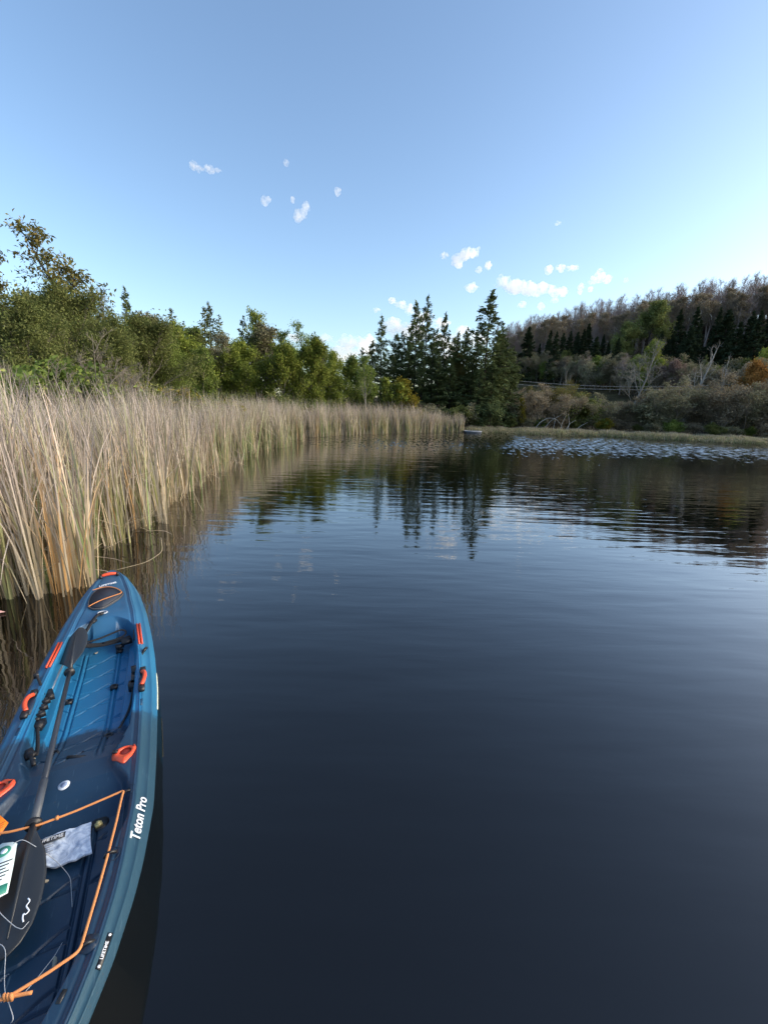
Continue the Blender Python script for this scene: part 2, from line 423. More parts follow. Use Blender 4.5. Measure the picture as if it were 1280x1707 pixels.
def twiggy(seed, h, spread, per=6, size=.16, stems=9, n1=40, n2=5, n3=4, n4=1, sc=.1, **kw):
    """many-stemmed shrub, thin in leaf"""
    return broadleaf(seed, h, spread, per=per, size=size, sc=sc, start=.15, n1=n1, n2=n2, n3=n3, n4=n4, stems=stems, up=.08, incl=(25, 65), **kw)

PR = dict(
    leafy=[broadleaf(1, 9, 3.6, per=30, size=.24, sc=.26, start=.12, n1=16), broadleaf(2, 8, 3.7, per=32, size=.23, sc=.25, start=.08, n1=16), broadleaf(3, 10, 3.3, per=30, size=.24, sc=.26, start=.15, n1=16)],
    fine=[broadleaf(5, 9, 3.6, per=58, size=.15, sc=.24, start=.12, n1=16, asp=.42), broadleaf(6, 8, 3.7, per=60, size=.15, sc=.24, start=.08, n1=16, asp=.42)],
    airy=[broadleaf(11, 10, 2.9, per=8, size=.19, sc=.13, start=.4, n1=14, n2=5, n3=5, crook=.16, wander=.09, incl=(25, 60), asp=.42),
          broadleaf(12, 10, 2.4, per=11, size=.19, sc=.14, start=.35, n1=13, n2=6, n3=4, crook=.15, wander=.05, asp=.42)],
    hemlock=[conifer(21, 13, 3.5, nb=105, per=120, size=.42, irregular=.55, start=.06), conifer(22, 13, 3.3, nb=95, per=105, size=.42, irregular=.6, start=.1, upturn=.08), conifer(23, 12, 3.9, nb=110, per=130, size=.42, irregular=.5, start=.04)],
    larch=[conifer(31, 11, 2.3, nb=85, per=60, size=.3, irregular=.55, start=.22, upturn=.12, wood_only_below=.3, asp=.4), conifer(32, 11, 2.5, nb=90, per=64, size=.3, irregular=.6, start=.15, upturn=.1, asp=.4)],
    spruce=[conifer(41, 13, 3.2, nb=130, per=110, size=.5, irregular=.25, start=.03, asp=.45), conifer(42, 14, 2.9, nb=140, per=105, size=.5, irregular=.3, start=.02, asp=.45)],
    bare=[bare(51, 13, 3.6, start=.22, n4=4, k3=.5), bare(52, 12, 4.2, n1=16, start=.15, incl=(25, 60), k3=.5), bare(53, 14, 3.4, start=.28, n4=4, k3=.5)],
    pale=[bare(61, 10, 4.6, n1=11, n2=6, n3=5, n4=2, start=.22, trunk_r=.02, crook=.17, up=.05, incl=(30, 68)), bare(62, 9, 2.4, n1=8, n2=4, n3=4, n4=1, start=.35, trunk_r=.02, wander=.045)],
    shrub=[twiggy(71, 5, 1.7, per=8, size=.10), twiggy(72, 4.5, 1.9, per=10, size=.10), twiggy(73, 4.6, 1.5, per=6, size=.09, n4=2)],
    bush=[broadleaf(81, 3, 1.2, per=16, size=.17, sc=.14, start=.1, n1=26, n2=4, n3=4, stems=6, incl=(30, 70)), broadleaf(82, 3, 1.4, per=14, size=.16, sc=.14, start=.1, n1=30, n2=4, n3=3, stems=7, incl=(30, 75))],
    young=[broadleaf(91, 4, .75, per=12, size=.13, sc=.1, start=.12, n1=16, n2=4, n3=3, incl=(20, 45)), broadleaf(92, 4, .9, per=14, size=.13, sc=.1, start=.08, n1=18, n2=4, n3=3, incl=(25, 50))],
    weed=[twiggy(95, 2.4, .5, per=10, size=.09, stems=12, n1=48, n2=3, n3=3, n4=0, sc=.06)],
)
bark_grey = simple('bark_grey', (.19, .165, .135), .95, .3, 6, spec=.1)
bark_dark = simple('bark_dark', (.055, .045, .038), .95, .3, 6, spec=.1)
bark_pale = simple('bark_pale', (.22, .205, .18), .9, .2, 8, spec=.1)
bark_twig = simple('bark_twig', (.27, .222, .205), .95, .25, 4, spec=.1)
bark_birch = simple('bark_birch', (.29, .275, .25), .8, .25, 9, spec=.2)
bark_red = simple('bark_russet', (.27, .2, .18), .95, .25, 4, spec=.1)
L_olive = leafmat('leaf_olive', [(0.075, 0.098, 0.032), (0.165, 0.19, 0.062), (0.27, 0.275, 0.11)])
L_green = leafmat('leaf_green', [(0.075, 0.113, 0.03), (0.164, 0.224, 0.053), (0.284, 0.299, 0.09)])
L_bright = leafmat('leaf_bright', [(0.115, 0.159, 0.029), (0.216, 0.259, 0.051), (0.316, 0.316, 0.086)])
L_russet = leafmat('leaf_russet', [(.09, .1, .035), (.17, .16, .055), (.26, .18, .06)])
L_yellow = leafmat('leaf_yellow', [(.12, .12, .02), (.22, .19, .03), (.34, .25, .04)])
L_orange = leafmat('leaf_orange', [(.2, .1, .03), (.32, .17, .05), (.36, .2, .08)])
L_grey = leafmat('leaf_greygreen', [(0.134, 0.134, 0.077), (0.25, 0.24, 0.144), (0.384, 0.336, 0.23)])
L_brown = leafmat('leaf_brown', [(0.173, 0.134, 0.096), (0.288, 0.24, 0.163), (0.403, 0.346, 0.23)])
L_pink = leafmat('leaf_sallow', [(0.205, 0.137, 0.12), (0.274, 0.197, 0.17), (0.342, 0.257, 0.205)])
L_hem = leafmat('needle_hemlock', [(0.055, 0.075, 0.034), (0.114, 0.145, 0.06), (0.186, 0.214, 0.09)], .15)
L_larch = leafmat('needle_larch', [(0.074, 0.095, 0.034), (0.135, 0.155, 0.054), (0.216, 0.223, 0.088)], .2)
L_spr = leafmat('needle_spruce', [(0.026, 0.04, 0.026), (0.05, 0.07, 0.04), (0.083, 0.104, 0.054)], .1)

_rng = random.Random(7)
def plant(p, name, cat, az, dist, label, leaf=None, bark=bark_grey, top=None, h=None, group=None, rz=None, wide=1., tilt=None, sink=0.):
    """a tree or shrub by bearing, distance and the elevation (degrees) of its top, or its height"""
    x, y = azp(az, dist); z = gz(x, y)
    H = h if h else CAM_H + dist * math.tan(R_(top)) - z
    s = H / p.h
    o = empty(name, (x, y, z - sink)); o.scale = (s * wide, s * wide, s)
    o.rotation_euler = (R_(tilt[0]) if tilt else 0, R_(tilt[1]) if tilt else 0, _rng.uniform(0, 6.28) if rz is None else rz)
    tag(o, label, cat, group)
    for nm, me, mat in (('trunk', p.trunk, bark), ('crown', p.crown, leaf)):
        if me is None or mat is None: continue
        if not me.materials: me.materials.append(mat)
        c = bpy.data.objects.new(nm, me); C.objects.link(c); c.parent = o
        c.material_slots[0].link = 'OBJECT'; c.material_slots[0].material = mat
    return o
T = lambda k, n=0: PR[k][n % len(PR[k])]

# --- left bank
plant(T('airy', 0), 'tall_tree', 'tree', -34.5, 27, 'tall thin-leaved tree topping everything at the far left', L_russet, bark_dark, top=16.9, rz=1.0, wide=1.25, tilt=(0, 5))
plant(T('airy', 1), 'leaning_tree', 'tree', -40.2, 25, 'sparse russet-leaved tree leaning in at the left edge', L_russet, bark_dark, top=14.2, rz=2.0, wide=1.05, tilt=(0, 5))
for k, (az, d, tp, nm, lb, lf, kd, wd) in enumerate([
    (-38.5, 21, 10.2, 'leafy_tree', 'broad olive tree at the left edge, below the leaning russet tree', L_olive, 'fine', 1.1),
    (-35.2, 24, 12.3, 'leafy_tree', 'olive tree filling in under the tall thin-leaved tree', L_olive, 'fine', 1.0),
    (-32.0, 23, 9.6, 'leafy_tree', 'dense dark-olive tree right of the tall thin-leaved tree', L_olive, 'fine', 1.05),
    (-29.0, 27, 10.0, 'leafy_tree', 'large rounded olive tree in front of the pointed evergreen on the left', L_olive, 'fine', 1.15),
    (-27.0, 30, 8.4, 'leafy_tree', 'drooping dark-green tree sloping down to the right of the olive mass', L_green, 'fine', 1.15),
    (-23.2, 34, 6.6, 'leafy_tree', 'low green tree below the slim larches', L_green, 'leafy', 1.0),
    (-18.6, 37, 7.0, 'leafy_tree', 'bright green tree between larches and the airy yellow-green tree', L_bright, 'leafy', 1.0),
    (-13.6, 37, 7.6, 'leafy_tree', 'bright green bushy tree left of centre above the reeds', L_bright, 'leafy', 1.0),
    (-10.2, 38, 8.5, 'leafy_tree', 'yellow-green tree standing over the bend of the reed bed', L_bright, 'leafy', .85),
    (-7.2, 41, 7.0, 'leafy_tree', 'soft green tree at the gap of bright cloud', L_bright, 'leafy', .9)]):
    plant(T(kd, k), nm, 'tree', az, d, lb, lf, bark_grey, top=tp, wide=wd)
plant(T('airy', 1), 'airy_tree', 'tree', -16.2, 43, 'airy yellow-green tree with open crown left of centre', L_bright, bark_dark, top=11.0, wide=1.05)
plant(T('airy', 0), 'airy_tree', 'tree', -9.6, 45, 'thin-topped airy tree beside the bright cloud bank', L_green, bark_grey, top=10.3, wide=.9)
plant(T('airy', 1), 'airy_tree', 'tree', -12.8, 47, 'faint open-crowned tree between the two airy trees', L_green, bark_grey, top=8.8, wide=.9)
plant(T('hemlock', 1), 'evergreen', 'tree', -29.8, 35, 'pointed evergreen poking above the olive trees on the left', L_hem, bark_dark, top=11.6, wide=.8)
plant(T('hemlock', 0), 'evergreen', 'tree', -32.6, 33, 'dark evergreen half hidden right of the tall thin-leaved tree', L_hem, bark_dark, top=11.4, wide=.8)
plant(T('bare', 0), 'bare_tree', 'tree', -31.2, 38, 'small leafless treetop behind the olive trees on the left', None, bark_grey, top=11.2, wide=.7)
for k, (az, d, tp, lb) in enumerate([(-25.7, 40, 9.9, 'slim pale larch, leftmost of the larch row'), (-24.4, 41, 8.7, 'short larch second in the larch row'),
        (-22.2, 41, 10.4, 'larch with bare lower stem, left one of the tallest pair'), (-21.2, 42, 11.1, 'tallest larch in the row on the left bank'),
        (-20.2, 41.5, 9.8, 'larch just right of the tallest larch'), (-18.0, 44, 9.9, 'slender larch left of the airy yellow-green tree')]):
    plant(T('larch', k), 'larch_tree', 'tree', az, d, lb, L_larch, bark_dark, top=tp, group='larches on the left bank')
for k in range(22):
    az = -41 + k * 1.55 + _rng.uniform(-.4, .4); d = 30 + max(0, az + 36) * .55 + _rng.uniform(-2, 4)
    kd = ('leafy', 'airy', 'leafy', 'airy', 'leafy')[k % 5]
    plant(T(kd, k), 'leafy_tree', 'tree', az, d, 'green tree in the closed canopy', [L_olive, L_green, L_bright, L_grey][(k * 3) % 4], bark_grey, top=float(np.interp(az, [-41, -33, -26, -20, -14, -8], [9.8, 10.4, 9.2, 8.8, 9.2, 7.6])) + _rng.uniform(-1.8, .6), wide=1.15, group='canopy trees of the left bank')
# shrubs under the left trees
for k in range(15):
    az = -40 + k * 2.35 + _rng.uniform(-.7, .7); d = 19 + max(0, (az + 38)) * .62 + _rng.uniform(-1, 1)
    plant(T('bush', k), 'bush', 'bush', az, d, 'low green bush in the shade behind the left reed bed', [L_olive, L_green, L_olive][k % 3], bark_dark, h=_rng.uniform(2.6, 3.6), group='bushes under the left trees', wide=1.25)
for k, (az, d, hh) in enumerate([(-28.6, 19, 2.95), (-27.2, 19.6, 3.1), (-25.8, 20.4, 3.05), (-24.4, 21, 2.9), (-29.8, 18.5, 2.8)]):
    plant(T('weed'), 'goldenrod_clump', 'plant', az, d, 'pale yellow-green weed clump rising behind the reeds', L_yellow if k % 2 else L_bright, bark_twig, h=hh, group='weed clumps behind the reeds', wide=1.5)
for k, (az, d, hh) in enumerate([(-33.5, 17, 4.6), (-31.5, 18, 4.0)]):
    plant(T('shrub', 2), 'twiggy_shrub', 'shrub', az, d, 'grey leafless shrub in front of the olive trees', None, bark_grey, h=hh, group='grey shrubs before the olive trees')

# --- centre evergreens
for k, (az, d, tp, wd, lb) in enumerate([
    (-0.9, 50, 11.1, .95, 'ragged evergreen at left of the central group, against bright cloud'),
    (1.6, 52, 9.2, 1.0, 'shorter evergreen between the ragged one and the twin spires'),
    (3.4, 51, 12.7, .85, 'left spire of the tall twin evergreens in the centre'),
    (4.5, 52, 13.5, .85, 'right and taller spire of the twin evergreens in the centre'),
    (5.6, 50, 9.4, 1.0, 'dark evergreen at the foot of the twin spires'),
    (7.0, 53, 11.4, .75, 'thin evergreen top just right of the twin spires'),
    (8.4, 51, 9.3, 1.0, 'dark bushy evergreen left of the broad pointed one'),
    (9.8, 52, 9.8, 1.0, 'second dark bushy evergreen left of the broad pointed one'),
    (12.0, 50, 13.7, 1.15, 'broad tall evergreen with a pointed top at the reed bed end'),
    (13.6, 53, 10.4, .95, 'thin evergreen leaning on the broad tall one'),
    (14.6, 52, 8.6, 1.0, 'low dark evergreen at the right end of the central group')]):
    plant(T('hemlock', k), 'evergreen', 'tree', az, d, lb, L_hem, bark_dark, top=tp, wide=wd)
for k, (az, d, tp) in enumerate([(-3.2, 54, 7.2), (-2.0, 56, 8.0), (2.6, 49, 7.0), (6.4, 48, 6.8), (8.0, 48, 6.4), (10.6, 49, 7.0), (11.4, 47, 5.8), (13.0, 47.5, 6.0), (0.4, 49, 6.4), (4.2, 48, 6.0), (0.6, 55, 9.0), (2.4, 55, 9.8), (6.2, 56, 9.6), (7.8, 55, 8.8), (9.2, 56, 9.4), (10.8, 55, 9.2), (13.2, 56, 8.8), (14.0, 55, 9.2), (15.4, 54, 7.6)]):
    plant(T('hemlock', k + 1), 'evergreen', 'tree', az, d, 'low dark evergreen filling the shade of the central group', L_hem, bark_dark, top=tp, wide=1.25, group='low evergreens of the central group')
plant(T('leafy', 0), 'autumn_tree', 'tree', 8.6, 50.5, 'dull orange-brown tree half hidden among the central evergreens', L_russet, bark_dark, top=7.2, wide=.6)
plant(T('airy', 1), 'young_tree', 'tree', -2.6, 40, 'pale green slender tree with light stem before the evergreens', L_green, bark_pale, top=6.4, wide=.8)
plant(T('leafy', 1), 'soft_tree', 'tree', -5.0, 43, 'soft green tree at the cloud gap left of the evergreens', L_green, bark_grey, top=6.6, wide=1.0)
plant(T('leafy', 2), 'soft_tree', 'tree', -3.0, 45, 'soft green tree behind the pale slender tree', L_green, bark_grey, top=5.2, wide=.9)
for az, tp, lf, lb in [(0.3, 3.7, L_bright, 'small green young tree, leftmost of three above the reeds'), (2.1, 3.2, L_bright, 'small green young tree, middle of three above the reeds'), (3.9, 3.9, L_yellow, 'small yellow young tree, rightmost of three above the reeds')]:
    plant(T('young', int(az)), 'young_tree', 'tree', az, 42.6, lb, lf, bark_grey, top=tp, wide=1.5)
for k in range(12):
    az = -8 + k * 1.9
    plant(T('bush', k), 'bush', 'bush', az, 41.5 + k * .45, 'dark bush behind the far reeds', [L_olive, L_grey, L_hem][k % 3], bark_dark, h=2.8, group='bushes behind the far reeds', wide=1.2)

# --- right shore: shrubs behind the grassy bank
def bankd(az): return float(np.interp(az, [9, 15, 19, 26, 32, 37.5, 41, 50], [43.5, 44.6, 44.8, 47.1, 47.8, 48.7, 50.6, 55]))
for k, (az, d, hh, kd, lf, lb, nm) in enumerate([
    (17.2, 47, 3.3, 'young', L_yellow, 'yellow-green young tree just behind the grassy bank', 'young_tree'),
    (15.6, 49, 2.8, 'bush', L_grey, 'grey bush left of the yellow-green young tree', 'bush'),
    (19.6, 49, 5.0, 'shrub', L_brown, 'tall brown twiggy shrub right of the yellow-green young tree', 'twiggy_shrub'),
    (21.0, 51, 5.8, 'shrub', L_russet, 'russet shrub behind the bleached fallen branches', 'twiggy_shrub'),
    (23.2, 50, 4.4, 'bush', L_olive, 'olive bush above the bleached fallen branches', 'bush'),
    (25.6, 50, 4.2, 'shrub', L_grey, 'grey shrub left of the pale spreading tree', 'twiggy_shrub'),
    (26.6, 47, 1.6, 'bush', L_yellow, 'small orange-yellow bush on the bank', 'bush'),
    (28.2, 50, 3.9, 'shrub', L_brown, 'leafless grey shrub under the pale spreading tree', 'twiggy_shrub'),
    (30.2, 49, 4.0, 'bush', L_grey, 'rounded grey-green bush left of the big grey shrubs', 'bush'),
    (32.6, 50, 6.0, 'shrub', L_grey, 'big rounded grey-brown shrub, left one of the pair by the bank', 'twiggy_shrub'),
    (34.6, 51, 5.6, 'shrub', L_brown, 'grey-brown shrub between the two big rounded ones', 'twiggy_shrub'),
    (37.0, 50, 6.2, 'shrub', L_brown, 'big rounded grey-brown shrub, right one of the pair by the bank', 'twiggy_shrub'),
    (39.4, 50, 6.0, 'shrub', L_grey, 'big grey-brown shrub cut by the right edge', 'twiggy_shrub'),
    (41.6, 50, 5.6, 'shrub', L_brown, 'grey-brown shrub at the far right beside the bank', 'twiggy_shrub')]):
    plant(T(kd, k), nm, 'tree' if nm == 'young_tree' else 'shrub' if 'shrub' in nm else 'bush', az, bankd(az) + d - 42.5, lb, lf, bark_grey if 'shrub' in nm else bark_dark, h=hh, wide=1.45 if kd != 'young' else .9)
for k in range(16):
    az = 16 + k * 1.7
    plant(T('bush', k), 'bush', 'bush', az, bankd(az) + 4.2 + (k % 3) * .7, 'low green-grey bush along the back of the grassy bank', [L_olive, L_grey, L_green, L_brown][k % 4], bark_dark, h=_rng.uniform(1.0, 1.9), group='low bushes behind the bank', wide=1.5)
plant(T('pale', 0), 'bare_tree', 'tree', 28.8, 60, 'pale leafless tree with wide spreading branches on the right', None, bark_pale, top=8.4, rz=.4, wide=1.0)
plant(T('pale', 1), 'bare_tree', 'tree', 33.9, 62, 'white-stemmed leafless birch right of the pale spreading tree', None, bark_birch, top=7.6, rz=.9)
plant(T('pale', 1), 'bare_tree', 'tree', 36.4, 66, 'thin white stem of a leafless birch before the dark spruces', None, bark_birch, top=6.5, rz=2.2, wide=.6)
plant(T('pale', 1), 'bare_tree', 'tree', 22.3, 60, 'thin grey leafless tree before the brown shrubs', None, bark_pale, top=5.6, rz=4.2, wide=.7)
plant(T('leafy', 1), 'autumn_tree', 'tree', 38.6, 63, 'orange-brown autumn tree at the right edge', L_orange, bark_dark, top=5.9, wide=.75)
plant(T('leafy', 2), 'hillside_tree', 'tree', 30.4, 78, 'light green tree behind the pale spreading tree', L_bright, bark_grey, top=8.0, wide=.95)
plant(T('leafy', 0), 'hillside_tree', 'tree', 40.0, 74, 'yellow-green tree at the right edge above the orange one', L_bright, bark_grey, top=7.0, wide=.9)
plant(T('leafy', 0), 'round_tree', 'tree', 29.2, 112, 'large round olive treetop on the hill below the bare crest', L_olive, bark_dark, top=11.9, wide=1.35)
plant(T('leafy', 1), 'round_tree', 'tree', 26.9, 108, 'smaller round olive tree left of the large round one', L_olive, bark_dark, top=10.0, wide=1.1)
# mixed wood on the lower slope
for k in range(150):
    az = 13.5 + 30 * ((k * .618) % 1); d = 55 + 46 * ((k * .381 + .13) % 1)
    kd = ['leafy', 'shrub', 'leafy', 'airy', 'bare', 'shrub', 'hemlock', 'leafy', 'bare'][k % 9]
    lf = {'leafy': [L_grey, L_olive, L_brown, L_green, L_pink][k % 5], 'shrub': [L_grey, L_brown][k % 2], 'airy': L_grey, 'bare': None, 'hemlock': L_hem}[kd]
    lb = {'leafy': 'dull green tree on the lower slope', 'shrub': 'grey-brown thicket shrub on the lower slope', 'airy': 'thin grey-green tree on the lower slope', 'bare': 'leafless tree on the lower slope', 'hemlock': 'dark evergreen on the lower slope'}[kd]
    plant(T(kd, k), 'slope_tree' if kd != 'shrub' else 'thicket_shrub', 'tree' if kd != 'shrub' else 'shrub', az, d + 4, lb + ' between bank and spruces', lf, [bark_grey, bark_twig, bark_pale][k % 3] if kd == 'bare' else bark_grey,
          top=max(2.9, float(np.interp(d, [55, 75, 100], [3.6, 5.4, 7.4])) + (az - 28) * .05 + _rng.uniform(-.8, .7)), group=lb, wide=1.2)
# dark spruces
for k, (az, tp) in enumerate([(16.6, 9.2), (17.4, 9.0), (18.1, 8.3), (19.6, 9.5), (20.6, 8.4), (21.6, 9.2), (22.6, 9.6), (23.6, 9.4), (24.6, 8.6), (25.4, 9.2), (26.2, 8.0), (31.3, 9.6), (32.2, 10.2), (33.2, 10.5), (34.0, 9.9), (34.9, 10.2), (35.8, 9.8), (36.7, 10.3), (37.5, 9.5), (38.3, 9.8), (39.2, 10.2), (40.2, 9.8), (41.2, 9.5), (31.8, 8.4), (33.6, 8.5), (35.3, 8.3), (37.1, 8.6), (38.9, 8.1), (30.3, 8.6), (17.0, 8.2), (18.8, 9.4), (20.1, 9.0), (22.0, 8.8), (23.0, 9.0), (24.1, 8.9), (25.9, 8.4), (32.7, 9.7), (34.5, 9.6), (36.2, 9.9), (38.0, 9.6), (39.8, 9.7), (41.6, 9.8), (31.0, 9.2), (33.0, 8.0), (36.0, 8.0), (40.5, 8.6)]):
    plant(T('spruce', k), 'spruce', 'tree', az + _rng.uniform(-.45, .45), 100 + 18 * ((k * .618) % 1) - (8 if k > 22 else 0), 'dark spruce standing in the row across the hillside', L_spr, bark_dark, top=tp + _rng.uniform(-.9, .6), group='dark spruces on the hillside', wide=_rng.uniform(.95, 1.45))
for k in range(44):
    az = 14 + 28.5 * ((k * .618) % 1)
    plant(T('shrub', k), 'thicket_shrub', 'shrub', az, 122 + 26 * ((k * .381) % 1), 'grey-brown undergrowth shrub between the trunks on the hill', [L_brown, L_pink, L_grey][k % 3], bark_twig, h=_rng.uniform(3.5, 6), group='undergrowth on the hill', wide=1.6)
# bare wood along the crest and the slope behind the spruces
CREST = lambda az: float(np.interp(az, [12, 15.9, 20.4, 26.9, 32.7, 38.3, 44], [9.2, 10.6, 11.7, 12.5, 13.1, 13.2, 13.6]))
for k in range(320):
    row = k % 3; az = 13.5 + 29.5 * ((k * .618034) % 1); d = (150, 138, 124)[row] + _rng.uniform(-8, 8)
    if k % 6 == 5 and row:
        plant(T('airy', k), 'sallow_tree', 'tree', az, d, 'red-brown thin-leaved tree among the leafless trees of the hill', [L_pink, L_brown][k % 2], bark_twig, top=CREST(az) - .9 + _rng.uniform(-1, .2), group='red-brown trees of the hill', wide=1.3); continue
    plant(T('bare', k), 'bare_tree', 'tree', az, d, ('grey-brown leafless tree on the hill crest', 'pinkish leafless tree just below the hill crest', 'leafless tree behind the dark spruces')[row], None, [bark_twig, bark_red, bark_grey, bark_twig, bark_red][k % 5],
          top=CREST(az) - (0, .5, 1.4)[row] + _rng.uniform(-1.0, .3), group=('leafless trees on the crest', 'leafless trees below the crest', 'leafless trees behind the spruces')[row], wide=1.1)

# ------------------------------------------------------------------ reed bed
def blades(rng, B, H, width, lean, bend, az, typ, fold, nseg=6):
    """ribbons: base points B (n,3), heights, widths, lean, bend, bearing of lean, colour type, fold flags -> V,F,Col"""
    n = len(B); t = np.linspace(0, 1, nseg + 1)
    dirx = np.cos(az); diry = np.sin(az)
    th = lean[:, None] + bend[:, None] * t[None] ** 2.6                      # angle from vertical along the blade
    fk = rng.uniform(.35, .75, n)
    th = np.where(fold[:, None] & (t[None] > fk[:, None]), np.maximum(th, 0) + rng.uniform(1.2, 2.5, n)[:, None], th)
    ds = (H / nseg)[:, None]
    hx = np.concatenate([np.zeros((n, 1)), np.cumsum(np.sin(th[:, :-1]) * ds, 1)], 1)
    hz = np.concatenate([np.zeros((n, 1)), np.cumsum(np.cos(th[:, :-1]) * ds, 1)], 1)
    P = np.stack([B[:, 0:1] + hx * dirx[:, None], B[:, 1:2] + hx * diry[:, None], B[:, 2:3] + hz], -1)
    wa = az + math.pi / 2 + rng.normal(0, .9, n)
    tw = rng.normal(0, .6, n)[:, None] * t[None]
    W = width[:, None] * np.clip(1.0 - t[None] ** 2.2 * .93, .05, 1) * .5
    sx_ = np.cos(wa[:, None] + tw) * W; sy_ = np.sin(wa[:, None] + tw) * W
    S = np.stack([sx_, sy_, np.zeros_like(sx_)], -1)
    V = np.stack([P - S, P + S], 2).reshape(-1, 3)
    i0 = (np.arange(n)[:, None] * (nseg + 1) + np.arange(nseg)[None]) * 2
    F = np.stack([i0, i0 + 1, i0 + 3, i0 + 2], -1).reshape(-1, 4)
    base = np.array([(.52, .42, .27), (.46, .40, .30), (.23, .30, .13), (.50, .31, .14), (.35, .35, .16)])[typ]
    tip = np.array([(.52, .43, .36), (.49, .42, .37), (.40, .38, .24), (.50, .37, .24), (.42, .36, .25)])[typ]
    k = sst(.35, .85, t)[None, :, None]
    Cc = base[:, None] * (1 - k) + tip[:, None] * k
    Cc = Cc * rng.uniform(.6, 1.35, n)[:, None, None]
    low = (1 - sst(0, .22, t))[None, :, None]                               # straw-coloured sheaths at the foot
    Cc = Cc * (1 - low * .6) + np.array([.42, .34, .22]) * low * .6 * rng.uniform(.6, 1.1, n)[:, None, None]
    return V, F, np.repeat(Cc, 2, axis=1).reshape(-1, 3)

def shoots(rng, XY, hmean, wmul=1., green=.25, per=(5, 8), nseg=6, foldp=.12, orange=.05):
    n = len(XY); k = rng.integers(per[0], per[1], n); id_ = np.repeat(np.arange(n), k); m_ = len(id_)
    hs = hmean * rng.uniform(.8, 1.1, n) * (1 + .05 * np.sin(XY[:, 0] * 2.1 + XY[:, 1] * 1.3) + .04 * np.sin(XY[:, 1] * 3.7 - XY[:, 0]))
    z0 = np.minimum(ground_z(XY[:, 0], XY[:, 1]), .3)
    B = np.c_[XY[id_] + rng.normal(0, .025, (m_, 2)), z0[id_] - .05]
    H = (hs - z0)[id_] * rng.uniform(.55, 1.06, m_)
    sl = rng.normal(0, .05, n)[id_]
    pr = np.array([.34 * (1 - .6 * green), .29 * (1 - .6 * green), green * .6, orange, .22]); typ0 = rng.choice(5, n, p=pr / pr.sum())
    typ = np.where(rng.random(m_) < .7, typ0[id_], rng.integers(0, 2, m_))
    az = rng.uniform(0, 6.28, m_); 
    wind = rng.random(m_) < .6; az = np.where(wind, rng.normal(math.pi * .95, .8, m_), az)
    return blades(rng, B, H, rng.uniform(.016, .030, m_) * wmul, np.abs(rng.normal(.04, .05, m_)) + np.abs(sl), np.abs(rng.normal(.35, .45, m_)), az, typ, rng.random(m_) < foldp, nseg)

def along(line, spacing=.05):
    d = np.linalg.norm(np.diff(line, axis=0), axis=1); s = np.concatenate([[0], np.cumsum(d)])
    q = np.arange(0, s[-1], spacing)
    P = np.c_[np.interp(q, s, line[:, 0]), np.interp(q, s, line[:, 1])]
    T_ = np.gradient(P, axis=0); T_ /= np.linalg.norm(T_, axis=1)[:, None]
    return q, P, np.c_[-T_[:, 1], T_[:, 0]]                                 # left-hand normal = into the reeds

reed_mat = colmat('reed_blade', .3)
rng = np.random.default_rng(5)
q, EP, EN = along(REED_EDGE)
parts = []
def strip(n, s0, s1, d0, d1, hm, pw=1., **kw):
    k = (rng.uniform(s0, s1, n) / .05).astype(int); k = np.minimum(k, len(EP) - 1)
    wob = .38 + .2 * np.sin(q[k] * 1.9) + .14 * np.sin(q[k] * 4.7 + 1) + .1 * np.sin(q[k] * 11.)
    dd = d0 + (d1 - d0) * rng.random(n) ** pw + wob
    XY = EP[k] + EN[k] * dd[:, None] + rng.normal(0, .05, (n, 2))
    gap = np.sin(XY[:, 0] * 5.3 + 1.7 * np.sin(XY[:, 1] * 2.9)) * np.sin(XY[:, 1] * 4.1 + .6)
    keep = (gap > -.35) | (rng.random(n) < .3); XY = XY[keep]; k = k[keep]
    parts.append(shoots(rng, XY, hm if np.isscalar(hm) else np.interp(q[k], hm[0], hm[1]), **kw))
SL = q[-1]
HN = ([0, 8, 14, 22, 30, 45, SL - 8, SL], [2.4, 2.42, 2.4, 2.45, 2.5, 2.55, 2.3, 1.9])
strip(260, 2, 9, -.25, .8, HN, green=.4, orange=.1)
strip(640, 2, 9, .5, 1.6, HN, green=.5)
strip(1500, 1, 14, .6, 5.5, HN, green=.15)
strip(240, 9, 16, -.2, .6, HN, green=.4)
strip(520, 9, 16, .4, 1.4, HN, green=.55)
strip(1300, 12, 27, .3, 5, HN, green=.2)
strip(900, 15, 30, 0, .8, HN, green=.75)
strip(420, 18, 26, -.1, .5, HN, green=.95, wmul=1.2)
strip(1500, 26, SL, 0, .8, HN, wmul=1.5, per=(4, 7), nseg=5, green=.5)
strip(1300, 26, SL, .5, 4.5, HN, wmul=1.5, per=(4, 7), nseg=5, green=.2)
strip(120, SL - 6, SL - .3, -.1, .5, 2.0, wmul=1.5, green=.8)
